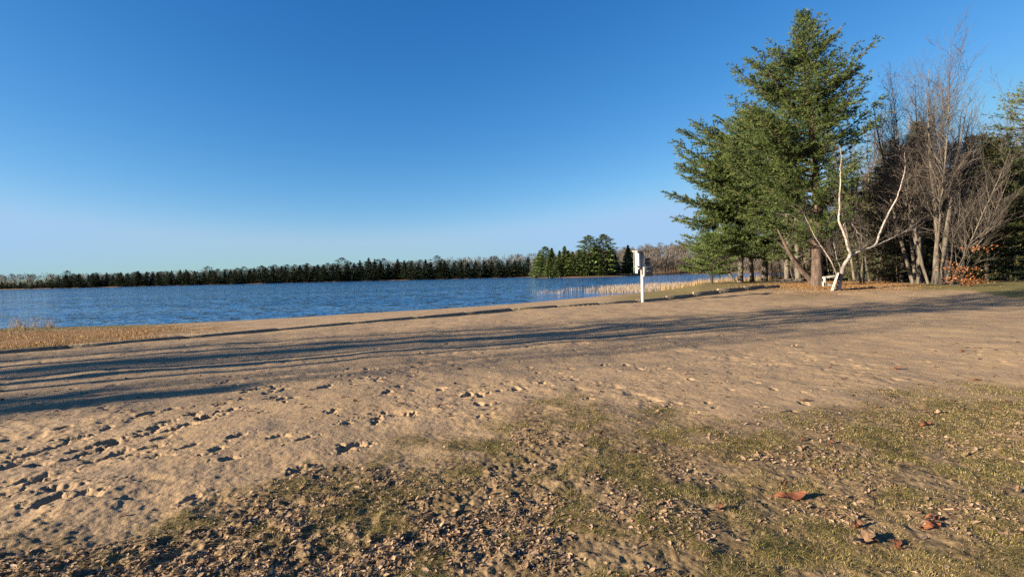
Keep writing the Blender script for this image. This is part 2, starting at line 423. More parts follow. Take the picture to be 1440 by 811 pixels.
def paint_mat(name, c, dirt=(0.3, 0.28, 0.25), amt=0.4, rough=0.6):
    m, t, b = mat(name); o = objco(t); n = noise(t, o, 9, 5, .7)
    mk = ramp(t, n.outputs[0], [(0.45, (0, 0, 0)), (0.75, (amt, amt, amt))]).outputs[0]
    t.links.new(mixc(t, mk, c, dirt), b.inputs["Base Color"]); b.inputs["Roughness"].default_value = rough
    bump(t, noise(t, o, 40, 3).outputs[0], 0.2, 0.004, b); return m

M_ground = ground_mat(); M_water = water_mat()
M_pine = leaf_mat("pine_needles", [(0.0, (0.022, 0.038, 0.016)), (0.4, (0.052, 0.082, 0.024)), (0.75, (0.108, 0.140, 0.036)), (1.0, (0.17, 0.17, 0.05))], trans=.25)
M_cedar = leaf_mat("cedar_leaves", [(0.0, (0.03, 0.055, 0.018)), (0.5, (0.085, 0.13, 0.034)), (1.0, (0.15, 0.19, 0.05))], trans=.25)
M_spruce = leaf_mat("spruce_needles", [(0.0, (0.014, 0.024, 0.014)), (0.5, (0.042, 0.062, 0.030)), (1.0, (0.08, 0.10, 0.042))], trans=.1, objvar=.35)
M_hemlock = leaf_mat("hemlock_needles", [(0.0, (0.022, 0.028, 0.012)), (0.5, (0.085, 0.088, 0.035)), (1.0, (0.19, 0.15, 0.06))], trans=.2, objvar=.3)
M_farcon = leaf_mat("far_conifer", [(0.0, (0.012, 0.022, 0.013)), (0.5, (0.034, 0.05, 0.025)), (1.0, (0.07, 0.078, 0.036))], trans=0, objvar=.4)
M_pencon = leaf_mat("shore_conifer", [(0.0, (0.035, 0.06, 0.022)), (0.5, (0.11, 0.155, 0.052)), (1.0, (0.21, 0.23, 0.08))], trans=0, objvar=.35)
M_fartwig = leaf_mat("far_twigs", [(0.0, (0.035, 0.028, 0.023)), (0.5, (0.072, 0.060, 0.049)), (1.0, (0.12, 0.102, 0.085))], trans=0)
M_bark = bark_mat("pine_bark", (0.03, 0.021, 0.017), (0.075, 0.052, 0.042), (0.15, 0.108, 0.085), 5, .22)
M_gbark = bark_mat("grey_bark", (0.035, 0.030, 0.025), (0.095, 0.081, 0.066), (0.19, 0.165, 0.135), 7, .2)
M_twig = bark_mat("twig_bark", (0.055, 0.044, 0.038), (0.105, 0.086, 0.074), (0.17, 0.142, 0.122), 3, .3, .1)
M_dark = bark_mat("dark_bark", (0.02, 0.016, 0.014), (0.05, 0.04, 0.032), (0.10, 0.08, 0.065), 6, .2)

# ------------------------------------------------------------------ ground sheet
def build_ground():
    ang = np.concatenate([np.arange(-180, -62, 2.0), np.arange(-62, 62, 0.092), np.arange(62, 180.01, 2.0)])
    ang = np.radians(ang[:-1] if abs(ang[-1]-180) < .01 else ang)
    rr = [0.4, 0.8, 1.2, 1.6, 2.0]; r = 2.0
    while r < 110:
        r += 0.0075 + 0.00027*r*r; rr.append(r)
    while r < 5000:
        r *= 1.045; rr.append(r)
    rr = np.array(rr); nA, nR = len(ang), len(rr)
    RR, AA = np.meshgrid(rr, ang, indexing='ij'); x = (RR*np.sin(AA)).ravel(); y = (RR*np.cos(AA)).ravel()
    z, L, s, arc = terrain(x, y, True)
    w = np.nonzero((RR.ravel() < 80) & (y > -3) & (L > -1))[0]
    z[w] += detail(x[w], y[w], s[w], arc[w], L[w])
    # cover masks (what grows or lies where)
    m, px, py = lawn_mask(x, y, 1.6)
    near = (np.hypot(x, y) < 40) & (y > -30)
    lawn = np.where(near & (y > -2), m, 0); lawn = np.where(y <= -2, 1.0*(np.hypot(x, y) < 200), lawn)
    eb = np.interp(px, [900, 960, 1040, 1100, 1180, 1250, 1330, 1400, 1440, 1560], [412, 416, 411, 409, 412, 412, 414, 421, 425, 431])
    wob = fbm(x, y, 2.2, 3, 61)*5
    beyond = sm((eb - py + wob)/2.5)*(px > 880)*(y > 3)*(L > 0)*sm((px-930)/60)
    green = sm((px-1255)/50 + fbm(x, y, 3, 3, 62))
    needles = beyond*(1-green)*np.clip(0.75+fbm(x, y, 1.5, 3, 63), 0, 1)
    turf = beyond*green*0.9
    forest = sm((np.hypot(x, y)-46)/6)*(px > 980)*(L > 0)
    needles = np.maximum(needles, forest*0.8); turf = turf*(1-forest)
    # shore strip on the lake side of the timbers
    lakeside = (s > 0.1) & (L > 0) & (y < 90) & (px < 1100)
    left = sm((330-px)/120 + fbm(x, y, 1.2, 3, 64)*1.3)
    right = sm((px-840)/60 + fbm(x, y, 1.2, 3, 65))
    up = sm((4.5-L)/4 + 0.4)            # greener near the water, browner by the timbers
    turf = np.where(lakeside, np.maximum(left*np.clip(0.25+0.75*up+fbm(x, y, .5, 2, 66), 0, 1), right*0.75), turf)
    needles = np.where(lakeside, left*(1-up)*0.95 + 0.25*right, needles)
    mid = sm(fbm(x, y, .9, 3, 68)*3 - .25)*np.exp(-((L-1.2)/0.8)**2)
    turf = np.where(lakeside, np.maximum(turf, mid*0.6*(px < 560)), turf)
    # sparse tan grass on the sand near the pines
    sp = sm((px-930)/60)*sm((1240-px)/80)*sm((428-py)/10)*np.clip(fbm(x, y, 1.3, 3, 69)*2+.2, 0, .7)*(s < 0)
    lawn = np.maximum(lawn, sp*(y > 5))
    farl = (y > 200) | (x > 140) | (x < -120); needles = np.where(farl, 0.6, needles); turf = np.where(farl, 0.25, turf); lawn = np.where(farl, .9, lawn)
    cov = np.stack([lawn, np.clip(needles, 0, 1), np.clip(turf, 0, 1)], 1)
    i = np.arange(nR-1)[:, None]*nA; j = np.arange(nA)[None, :]; k = (j+1) % nA
    q = np.stack([i+j, i+k, i+nA+k, i+nA+j], -1).reshape(-1, 4)[:, ::-1]
    fc = lambda a: a[q[:, 0]]
    Lf, sf, pf, yf, xf, pyf, tf = fc(L), fc(s), fc(px), fc(y), fc(x), fc(py), fc(beyond)
    cls = np.zeros(len(q), int)                      # 0 sand beach
    cls[(sf > 0) & (yf < 120) & (xf < 60)] = 1       # lakeside strip
    cls[(tf > 0.5) & (sf <= 0) | ((yf > 30) & (xf > 22) & (sf <= 0))] = 2   # forest floor
    cls[(yf > 200) | (np.abs(xf) > 120)] = 3         # far land
    cls[Lf < -0.3] = 4                               # lake bed
    rd = (xf > 34) & (np.abs(yf-0.12*(xf-40)-44) < 1.6) & (xf < 110); cls[rd] = 5
    lw = (fc(lawn) > 0.5) & (sf <= 0) & (yf < 12) & (cls == 0); cls[lw] = 6
    c0 = np.nonzero(np.arange(nR) == 0)[0]
    names = ["sand_beach", "lake_bank", "forest_floor", "far_land", "lake_bed", "road", "lawn"]
    V = np.stack([x, y, z], 1)
    for c, nme in enumerate(names):
        f = q[cls == c]
        if len(f) == 0: continue
        u, inv = np.unique(f, return_inverse=True)
        me = mesh_np(nme, V[u], inv.reshape(-1, 4), True, {"cover": cov[u]}, [M_road if c == 5 else M_ground])
        tag(link(nme, me), kind="structure")
def road_mat():
    m, t, b = mat("gravel_road"); p = position(t)
    t.links.new(ramp(t, noise(t, p, 12, 5, .7).outputs[0], [(0.3, (0.22, 0.20, 0.17)), (.7, (0.38, 0.34, 0.29))]).outputs[0], b.inputs["Base Color"])
    b.inputs["Roughness"].default_value = .95; return m
M_road = road_mat()
build_ground()
# lake surface: a sheet, its edge hidden inside the banks
wv = np.array([[-1400, -200, WZ], [900, -200, WZ], [900, 1200, WZ], [-1400, 1200, WZ]], float)
lk = LAKE.copy()
cen = lk.mean(0)
import bmesh
bm = bmesh.new()
# outline pushed 1.5 m into the land
out = []
n = len(lk)
for i in range(n):
    a, b_, c = lk[i-1], lk[i], lk[(i+1) % n]
    e1 = unit(b_-a); e2 = unit(c-b_); nrm = unit(np.array([e1[1]+e2[1], -(e1[0]+e2[0])]))
    out.append(b_ + nrm*1.2)
area = sum(lk[i][0]*lk[(i+1) % n][1]-lk[(i+1) % n][0]*lk[i][1] for i in range(n))
if area < 0: out = [2*lk[i]-out[i] for i in range(n)]
f = bm.faces.new([bm.verts.new((p[0], p[1], WZ)) for p in out]); bm.normal_update()
if f.normal.z < 0: f.normal_flip()
bmesh.ops.triangulate(bm, faces=[f]); me = bpy.data.meshes.new("lake_water"); bm.to_mesh(me); bm.free()
me.materials.append(M_water); tag(link("lake_water", me), kind="structure")

# ------------------------------------------------------------------ timber edging
M_timber = bark_mat("weathered_timber", (0.10, 0.08, 0.055), (0.22, 0.175, 0.12), (0.36, 0.29, 0.20), 8, 1.0, .5)
def wall_at(a):
    return np.array([np.interp(a, WLEN, WALL[:, 0]), np.interp(a, WLEN, WALL[:, 1])])
te = empty("timber_edging", (0, 0, 0), "low weathered timber edging board running along the beach between sand and lake bank", "timber edging")
a = 2.0
while a < WLEN[-1]-0.3:
    b_ = min(a+2.42, WLEN[-1]); p, q = wall_at(a), wall_at(b_); h = float(wall_h((a+b_)/2)); d = q-p; ln = np.linalg.norm(d)
    mbt = MB(); zc = float(base(*((p+q)/2))); hh = 0.35+h
    z1 = zc + h + 0.022 + random.uniform(-.008, .008)
    mbt.box(((p[0]+q[0])/2, (p[1]+q[1])/2, z1-hh/2), (ln-0.012, 0.11, hh), Matrix.Rotation(math.atan2(d[1], d[0])+random.uniform(-.004, .004), 3, 'Z'), bev=0.012)
    mbt.build("timber", M_timber, te); a += 2.42

# ------------------------------------------------------------------ foliage generators
def tufts(mb, C, D, ln=0.16, w=0.018, k=7, spread=0.9, t0=0.5, tv=0.25, m=1):
    C = np.asarray(C); D = unit(np.asarray(D)); n = len(C)
    if n == 0: return
    tt = np.clip(t0 + rng.normal(0, tv, n) if np.isscalar(t0) else t0 + rng.normal(0, tv, n), 0, 1)
    for i in range(k):
        d = unit(D + rng.normal(0, spread, (n, 3))*0.7); L_ = ln*rng.uniform(.65, 1.2, (n, 1))
        pv = unit(np.cross(d, rng.normal(0, 1, (n, 3))))*w
        A = C-pv; B = C+pv; T = C+d*L_
        V = np.stack([A, B, T], 1).reshape(-1, 3); Fa = np.arange(3*n).reshape(-1, 3)
        mb.add(V, Fa, np.repeat(np.clip(tt+rng.normal(0, .06, n), 0, 1), 3), m)
def conifer(name, H, prof, z0, mats, whorl=0.55, nb=6, rise=(0.45, -0.05), tipup=0.25, twig=0.3, step=0.25, tuft=0.14, ln=0.17, w=0.02, k=7,
            r0=0.3, bare=0.3, dead=None, lean=(0, 0), seed=1, trunk_sides=10, fork=None, tint=0.5, fan=1.0, gap=0.12, droop=0.0, minb=0.4, vert=0.2, vary=.2):
    """prof(z, az) -> branch length. Returns (trunk mesh, crown mesh) about the tree's base."""
    r_ = np.random.default_rng(seed); tm, cm = MB(), MB()
    n = 14; zz = np.linspace(0, H, n); bx = lean[0]*(zz/H)**1.3+0.12*np.sin(zz*.5+seed); by = lean[1]*(zz/H)**1.3+0.12*np.cos(zz*.43+seed)
    bx -= bx[0]; by -= by[0]
    rad = r0*(1-zz/H)**0.85+0.015; rad[0] *= 1.25
    path = np.stack([bx, by, zz-0.0], 1); path[0, 2] = -0.25
    tm.tube(path, rad, trunk_sides, 0.5, 0)
    TC, TD, TT = [], [], []
    z = z0
    while z < H-0.15:
        fr = (z-z0)/(H-z0); az0 = r_.uniform(0, 6.28); cnt = max(4, int(nb+r_.integers(-1, 2)))
        for i in range(cnt):
            if r_.random() < gap: continue
            az = az0+i*6.283/cnt+r_.normal(0, .22); zb = z+r_.uniform(-.18, .18)*whorl
            Lb = prof(zb, az)*r_.uniform(1.05-1.6*vary, 1.08+.35*vary)
            if Lb < 0.15: continue
            o = np.array([np.interp(zb, zz, bx), np.interp(zb, zz, by), zb])
            el = rise[1]+(rise[0]-rise[1])*fr + r_.normal(0, .08)
            sN = max(4, int(Lb/0.45)); u = np.linspace(0, 1, sN)
            hd = np.array([math.cos(az), math.sin(az)])
            side = np.array([-hd[1], hd[0]])
            sway = r_.normal(0, .06)*Lb
            rr_ = u*Lb
            pts = np.stack([o[0]+hd[0]*rr_*math.cos(el)+side[0]*sway*np.sin(u*2.5), o[1]+hd[1]*rr_*math.cos(el)+side[1]*sway*np.sin(u*2.5),
                            o[2]+rr_*math.sin(el)+tipup*Lb*u**2.4*0.5-droop*Lb*np.sin(u*3.14)*0.3], 1)
            br = max(0.012, 0.014*Lb+0.008)
            tm.tube(pts, br*(1-u*0.8), 4, 0.5, 0)
            isdead = dead is not None and ((zb < dead and (math.cos(az) > -.45 or r_.random() < .35)) or (zb < 8.0 and math.cos(az) > .7))
            nt_ = max(3, int(Lb*(1-bare)/step)); us = np.linspace(bare, 1, nt_)+r_.normal(0, .02, nt_)
            for ui, uu in enumerate(us):
                uu = min(max(uu, 0.05), 1); c = np.array([np.interp(uu, u, pts[:, kk]) for kk in range(3)])
                for sd in ((-1, 1) if uu < .97 else (0,)):
                    tl = twig*Lb*(1.12-uu)*fan*r_.uniform(.6, 1.25)+minb*0.5
                    ta = az+sd*r_.uniform(.6, 1.15); te_ = el*0.4+r_.normal(.16, vert)
                    dv = np.array([math.cos(ta)*math.cos(te_), math.sin(ta)*math.cos(te_), math.sin(te_)])
                    e = c+dv*tl
                    if isdead:
                        if r_.random() < .5: cm.tube(np.stack([c, (c+e)/2+r_.normal(0, .04, 3), e]), [0.008, .006, .003], 3, 0.5, 0)
                        continue
                    if tl > 0.25: cm.add(np.stack([c+[0, 0, .008], c-[0, 0, .008], e]), [[0, 1, 2]], .5, 0)
                    q = max(2, int(tl/tuft)); v = (np.arange(q)+r_.uniform(.4, .9, q))/q
                    C = c[None]+dv[None]*tl*v[:, None]+r_.normal(0, .035, (q, 3)); C[:, 2] -= 0.05*tl*v**2
                    TC.append(C); TD.append(np.tile(dv+np.array([0, 0, .35]), (q, 1))); TT.append(np.full(q, tint+r_.normal(0, .08)+.18*(uu-.6)))
        z += whorl*r_.uniform(.8, 1.2)*(1-0.45*fr)
    if TC:
        TC = np.vstack(TC); TD = np.vstack(TD); TT = np.concatenate(TT)
        tufts(cm, TC, TD, ln, w, k, 0.9, TT, 0.14, 1)
    return tm.build(name+"_trunk", [mats[0]], link_it=False, smooth=True), cm.build(name+"_crown", list(mats), link_it=False)
def place_tree(name, meshes, loc, label, cat, group=None, rz=0, sc=1.0):
    e = empty(name, loc, label, cat, group, rz); e.scale = (sc, sc, sc)
    link("trunk", meshes[0], e); link("crown", meshes[1], e); return e
def lr_prof(zs, left, right, back=None):
    back = back or [(a+b)/2 for a, b in zip(left, right)]
    def f(z, az):
        l, r, b = (np.interp(z, zs, v) for v in (left, right, back)); c = math.cos(az)
        e = c*c; side = r if c > 0 else l
        return float(side*e + b*(1-e))
    return f

def bare_tree(name, H, seed, mats, stems=1, spread=0.35, r0=0.14, up=0.75, levels=3, nb=16, lean=None, clear=0.3, twigr=0.006, dens=1.0, sides=7, tipk=1.0):
    r_ = np.random.default_rng(seed); tm, cm = MB(), MB()
    def limb(o, d, L_, rad, lev, mb, curve):
        n = max(4, min(10, int(L_/0.35)+3)); pts = [o]; d = unit(d)
        for i in range(n-1):
            d = unit(d+r_.normal(0, curve, 3)+np.array([0, 0, 0.05*up])); pts.append(pts[-1]+d*L_/(n-1))
        pts = np.array(pts); u = np.linspace(0, 1, n)
        mb.tube(pts, np.maximum(rad*(1-u*0.86), twigr*0.6), sides if lev == 0 else (5 if lev == 1 else 3), 0.5, 0)
        return pts, u
    def grow(o, d, L_, rad, lev):
        pts, u = limb(o, d, L_, rad, lev, tm if lev <= 1 else cm, [0.03, .10, .14, .18][min(lev, 3)])
        if lev >= levels: return
        m = int((nb if lev == 0 else (9 if lev == 1 else 7))*dens*(1 if lev == 0 else min(1.6, max(.5, L_/2.0))))
        c0 = clear if lev == 0 else 0.12
        for i in range(m):
            uu = c0+(1-c0)*((i+r_.random())/m); c = np.array([np.interp(uu, u, pts[:, k]) for k in range(3)])
            j = min(len(pts)-2, int(uu*(len(pts)-1))); dd = unit(pts[j+1]-pts[j])
            perp = unit(np.cross(dd, r_.normal(0, 1, 3))); ang = r_.uniform(.45, .95)
            nd = unit(dd*math.cos(ang)+perp*math.sin(ang)+np.array([0, 0, up*0.35]))
            nl = L_*(spread if lev == 0 else .42)*(1.15-uu*0.75)*r_.uniform(.6, 1.25)
            if nl < 0.15: continue
            grow(c, nd, nl, max(rad*(1-uu*.86)*0.5, twigr), lev+1)
    for s_ in range(stems):
        a = s_*6.283/max(1, stems)+r_.uniform(-.4, .4); off = 0.18*(stems > 1)
        ll = 0.16*(stems > 1); d = np.array([math.cos(a)*ll, math.sin(a)*ll, 1.0])
        if lean is not None: d = d+np.array([lean[0], lean[1], 0])
        grow(np.array([math.cos(a)*off, math.sin(a)*off, -0.2]), d, H*r_.uniform(.8, 1.0)+.2, r0*r_.uniform(.7, 1), 0)
    return tm.build(name+"_trunk", [mats[0]], link_it=False, smooth=True), cm.build(name+"_crown", [mats[1]], link_it=False)

# ------------------------------------------------------------------ big pines by the beach
b0 = on_ground(1150, 402.5)
def H_at(p, ytop): # tree height so that its tip shows at photo row ytop
    px = project(p[0], p[1], p[2])[0]; return at_depth(px, ytop, p[1])[2]-p[2]
Hm = H_at(b0, 14); print("Hm", Hm, b0)
zs = [Hm*q/19.5 for q in (0, 1.5, 3, 5, 7, 9, 10.5, 12, 13.5, 15, 17, 18.5, 19.5)]
main = conifer("white_pine", Hm, lr_prof(zs, [1.0, 2.4, 3.6, 4.6, 5.4, 5.9, 5.5, 4.9, 4.0, 2.9, 1.5, .7, .2], [.3, .6, 1.0, 1.4, 1.9, 3.0, 3.5, 3.6, 3.2, 2.6, 1.5, .7, .2],
      [.6, 1.8, 3.2, 3.7, 4.0, 4.2, 4.2, 4.0, 3.4, 2.6, 1.5, .7, .2]), 2.6, [M_bark, M_pine], whorl=.50, nb=8, rise=(0.52, 0.02), tipup=.5, twig=.34, step=.20, tuft=.12, ln=.20, w=.020, k=9, r0=.34, vert=.24, dead=3.0, vary=.42,
      bare=.30, lean=(-.9, .2), seed=11, trunk_sides=14, tint=.50, gap=.14)
place_tree("white_pine", main, b0, "tallest white pine with a thick brown trunk, standing just left of the white birch", "pine tree")
def spot(px, d):
    x, y = P(px, d); return np.array([x, y, gz(x, y)-0.05])
p2 = spot(1075, 50); H2 = H_at(p2, 150)*.96
m2 = conifer("pine_b", H2, lr_prof([0, 3, 5, 8, 11, 14, H2], [3.5, 6.0, 8.6, 9.2, 8.2, 6.4, .8], [2, 3, 4.5, 5, 4, 3, .5], [3, 4, 5, 5.5, 4.5, 3, .5]), 3.4, [M_gbark, M_pine],
      vert=.26, vary=.38, whorl=.72, nb=7, rise=(.6, -.02), tipup=.3, twig=.38, step=.22, tuft=.15, ln=.25, w=.03, k=8, gap=.06, r0=.28, seed=12, tint=.55, bare=.3)
place_tree("white_pine", m2, p2, "white pine with a pale straight trunk and long boughs reaching left over the lake", "pine tree")
print("p2", p2, H2)
p3 = spot(1041, 50); H3 = H_at(p3, 225)
print("p3",p3,H3)
m3 = conifer("pine_c", H3, lr_prof([0, 2.4, 4, 7, 10, H3], [3, 5.2, 6.6, 6.6, 4.4, .5], [2, 2.5, 3, 3.5, 3, .5], [3, 3.5, 4, 4.5, 3, .5]), 2.9, [M_gbark, M_pine],
      vert=.26, vary=.38, whorl=.7, nb=7, rise=(.6, -.05), tipup=.28, twig=.38, step=.22, tuft=.15, ln=.25, w=.03, k=8, gap=.06, r0=.24, seed=13, tint=.6, bare=.28)
place_tree("white_pine", m3, p3, "shorter white pine with grey trunk at the lake edge, left of its taller neighbours", "pine tree")
p4 = spot(1001, 46); H4 = H_at(p4, 330)
m4 = conifer("cedar", H4, lr_prof([0, 1.4, 2.4, 4, H4], [2.9, 3.1, 2.3, 1.2, .3], [2.4, 2.4, 2.0, 1.2, .3]), 1.0, [M_dark, M_cedar],
      whorl=.34, nb=7, rise=(.5, .05), tipup=.15, twig=.3, step=.22, tuft=.13, ln=.16, w=.024, k=7, r0=.10, seed=14, tint=.6, bare=.25)
place_tree("hemlock", m4, p4, "small leafy green hemlock at the water's edge, farthest left of the near trees", "hemlock")
p5 = spot(1058, 48); H5 = H_at(p5, 235)
m5 = conifer("pine_d", H5, lr_prof([0, 3, 6, H5], [4, 5, 3.5, .4], [2.5, 3.0, 3, .4]), 2.4, [M_gbark, M_cedar],
      whorl=.55, nb=6, rise=(.5, 0), tipup=.2, twig=.32, step=.28, tuft=.17, ln=.2, w=.022, k=7, r0=.2, seed=15, tint=.45)
place_tree("hemlock", m5, spot(1058, 48), "bright green hemlock growing between the two pale pine trunks", "hemlock")

p6 = spot(1106, 45); H6 = H_at(p6, 215)
m6 = conifer("pine_e", H6, lr_prof([0, 3, 6, H6], [4, 4.5, 3.5, .4], [1.0, 1.2, 1.5, .4], [2, 2.4, 2.4, .4]), 2.2, [M_gbark, M_pine],
      whorl=.6, nb=7, rise=(.5, 0), tipup=.25, twig=.34, step=.24, tuft=.16, ln=.22, w=.028, k=8, r0=.2, seed=19, tint=.5, vert=.35, vary=.3)
place_tree("white_pine", m6, p6, "white pine with low boughs just left of the tallest pine's trunk", "pine tree")

# second trunk leaning left beside the main pine, and pale trunks at the shore
def simple_trunk(name, pxs, Y, rad, M, label, cat, sides=9, limbs=16, group=None):
    pts = [at_depth(a, b, Y+0.0) for a, b in pxs]; g = np.array([pts[0][0], pts[0][1], gz(pts[0][0], pts[0][1])])
    pts[0][2] = min(pts[0][2], g[2])-0.15
    e = empty(name, g, label, cat, group); mb = MB(); P_ = np.array(pts)-g; mb.tube(P_, rad, sides, .5, 0); mb.build("trunk", M, e, smooth=True)
    lb = MB(); hgt = P_[-1][2]
    for i_ in range(limbs):
        f_ = rng.uniform(.35, 1)*(len(P_)-1); k_ = min(int(f_), len(P_)-2); c = P_[k_]+(P_[k_+1]-P_[k_])*(f_-k_); a_ = rng.uniform(0, 6.28); ln = rng.uniform(.5, 1.9)
        dv = unit(np.array([math.cos(a_), math.sin(a_)*.8, rng.uniform(.2, 1.1)])); q1 = c+dv*ln*.5+rng.normal(0, .06, 3); q2 = q1+unit(dv+rng.normal(0, .3, 3))*ln*.5
        lb.tube([c, q1, q2], [.028, .016, .005], 4, .5, 0)
        for _ in range(7):
            s0 = c+(q2-c)*rng.uniform(.25, 1); d1 = unit(dv+rng.normal(0, .6, 3)+[0, 0, .2]); s1 = s0+d1*rng.uniform(.25, .8); lb.tube([s0, (s0+s1)/2+rng.normal(0, .03, 3), s1], [.009, .006, .003], 3, .5, 0)
    lb.build("crown", M_twig, e)
    return e, P_
simple_trunk("leaning_trunk", [(1148, 400), (1138, 391), (1127, 380), (1116, 366), (1108, 352), (1100, 335), (1090, 315)], b0[1]+0.6, [.22, .20, .18, .15, .12, .08, .02], M_bark,
             "thick trunk leaning left from the foot of the tallest pine", "tree trunk")
simple_trunk("stout_trunk", [(1123, 398), (1122, 370), (1121, 345), (1120, 320), (1118, 300), (1117, 260)], 44, [.28, .24, .21, .17, .12, .03], M_gbark,
             "stout pale lichened trunk standing behind the leaning trunk", "tree trunk")
simple_trunk("pale_trunk", [(1035, 397), (1028, 388), (1020, 375), (1012, 362)], 54, [.17, .15, .12, .08], M_gbark, "pale trunk leaning left beside the short white pine", "tree trunk")

# ------------------------------------------------------------------ birch with forked white trunk
def birch_mat():
    m, t, b = mat("birch_bark"); o = objco(t); mp = N(t, "ShaderNodeMapping"); mp.inputs["Scale"].default_value = (1, 1, 5); t.links.new(o, mp.inputs[0])
    n = noise(t, mp.outputs[0], 4.5, 5, .75)
    col = ramp(t, n.outputs[0], [(0.30, (0.04, 0.03, 0.03)), (0.44, (0.22, 0.18, 0.155)), (0.60, (0.40, 0.35, 0.31))]).outputs[0]
    sx = N(t, "ShaderNodeSeparateXYZ"); t.links.new(o, sx.inputs[0])
    low = ramp(t, math_(t, 'ADD', sx.outputs[2], math_(t, 'MULTIPLY', noise(t, o, 3, 3).outputs[0], .5)), [(.0, (0, 0, 0)), (0.55, (0, 0, 0)), (.62, (1, 1, 1))])
    r2 = ramp(t, math_(t, 'MULTIPLY', sx.outputs[2], 0.5), [(0.22, (0, 0, 0)), (0.28, (1, 1, 1)), (0.70, (1, 1, 1)), (0.85, (0, 0, 0))])
    col = mixc(t, math_(t, 'MULTIPLY', r2.outputs[0], .85), col, (0.10, 0.08, 0.07))
    t.links.new(col, b.inputs["Base Color"]); b.inputs["Roughness"].default_value = .7; return m
M_birch = birch_mat()
gb = on_ground(1179, 408); YB = gb[1]
be = empty("birch", gb, "white barked birch forked low over the tipped picnic table", "birch tree")
bmb = MB(); btw = MB()
def bpath(pxs, rad, sides=7, dy=0.0):
    n = len(pxs); pts = np.array([at_depth(a, b, YB+dy*i/n) for i, (a, b) in enumerate(pxs)])-gb
    t_ = np.linspace(0, n-1, n*3); p = np.stack([np.interp(t_, np.arange(n), pts[:, k]) for k in range(3)], 1)
    p[1:-1] = (p[:-2]+2*p[1:-1]+p[2:])/4; p[1:-1] += rng.normal(0, .008, (len(p)-2, 3))
    bmb.tube(p, .62*np.interp(t_, np.linspace(0, n-1, len(rad)), rad), sides, .5, 0); return p
bp = []
bp.append(bpath([(1178, 412), (1181, 395), (1184, 382), (1187, 373), (1193, 364), (1196, 357)], [.21, .2, .19, .17, .16, .15], 9))
bp.append(bpath([(1196, 357), (1193, 350), (1190, 337), (1185, 323), (1179, 311), (1180, 302), (1181, 293), (1180, 277), (1182, 264), (1182, 248), (1181, 236), (1184, 222), (1181, 205)], [.13, .11, .10, .08, .06, .035, .015], 8, -.8))
bp.append(bpath([(1194, 361), (1199, 358), (1208, 353), (1226, 348), (1233, 342), (1236, 331), (1242, 315), (1250, 299), (1262, 278), (1264, 270), (1270, 250), (1273, 236), (1272, 215)], [.12, .11, .10, .085, .07, .055, .03, .012], 8, .9))
bp.append(bpath([(1230, 346), (1240, 341), (1250, 337), (1264, 330), (1275, 324), (1286, 322)], [.05, .04, .03, .012], 6, .3))
bp.append(bpath([(1180, 396), (1176, 385), (1173, 376), (1168, 366), (1159, 352), (1150, 339), (1144, 329), (1136, 312), (1128, 296)], [.09, .07, .055, .035, .012], 6, -.5))
bp.append(bpath([(1184, 382), (1180, 372), (1176, 364), (1175, 352), (1172, 340)], [.05, .035, .015], 6, .1))
bp.append(bpath([(1184, 321), (1189, 311), (1195, 312), (1200, 318), (1205, 324), (1204, 331)], [.03, .025, .012], 5, .1))
bp.append(bpath([(1197, 352), (1206, 351), (1216, 350)], [.03, .02], 5, .1))
for p in bp[1:]:
    for _ in range(34):
        i = int(rng.integers(len(p)//3, len(p)-1)); d = unit(p[i+1 if i+1 < len(p) else i]-p[i-1]); nd = unit(d*.6+rng.normal(0, .5, 3)+[0, 0, .3]); ln = rng.uniform(.4, 1.3)
        e = p[i]+nd*ln; mid = (p[i]+e)/2+rng.normal(0, .05, 3); btw.tube([p[i], mid, e], [.012, .008, .003], 3, .5, 0)
        for _k in range(3):
            s_ = mid+(e-mid)*rng.random(); btw.tube([s_, s_+unit(nd+rng.normal(0, .5, 3))*rng.uniform(.2, .6)], [.005, .002], 3, .5, 0)
bmb.build("trunk", M_birch, be, smooth=True); btw.build("crown", M_twig, be)

# ------------------------------------------------------------------ tipped picnic table
M_white = paint_mat("worn_white_paint", (0.36, 0.335, 0.29), (0.3, 0.25, 0.2), .5)
gt = on_ground(1174, 408.5)
pt = empty("picnic_table", gt, "white wooden picnic table tipped up on its side against the birch", "picnic table")
YT = gt[1]
def pl(px, py, dy=0.0): return at_depth(px, py, YT+dy)-gt
def plank(mb, A, B, w, th, yaxis=(0, 1, 0)):
    A, B = np.array(A), np.array(B); d = B-A; L_ = np.linalg.norm(d); x = d/L_; yv = np.array(yaxis, float); yv -= x*yv.dot(x); yv /= np.linalg.norm(yv); zv = np.cross(x, yv)
    rot = Matrix(((x[0], yv[0], zv[0]), (x[1], yv[1], zv[1]), (x[2], yv[2], zv[2])))
    mb.box((A+B)/2, (L_, w, th), rot, bev=.006)
top_lo, top_hi = pl(1171, 409), pl(1179.5, 383)
for i in range(5):          # planks of the top, which stands nearly on edge and runs away from the viewer
    u0 = i/5; u1 = (i+0.93)/5; mb = MB(); A = top_lo+(top_hi-top_lo)*(u0+u1)/2; L_ = np.linalg.norm(top_hi-top_lo)*(u1-u0)
    ax = unit(np.array([.49, .87, 0])); up_ = unit(top_hi-top_lo); nz = np.cross(ax, up_)
    rot = Matrix(((ax[0], up_[0], nz[0]), (ax[1], up_[1], nz[1]), (ax[2], up_[2], nz[2])))
    mb.box(A+ax*0.55, (1.5, L_, .04), rot, bev=.006); mb.build("table_plank", M_white, pt)
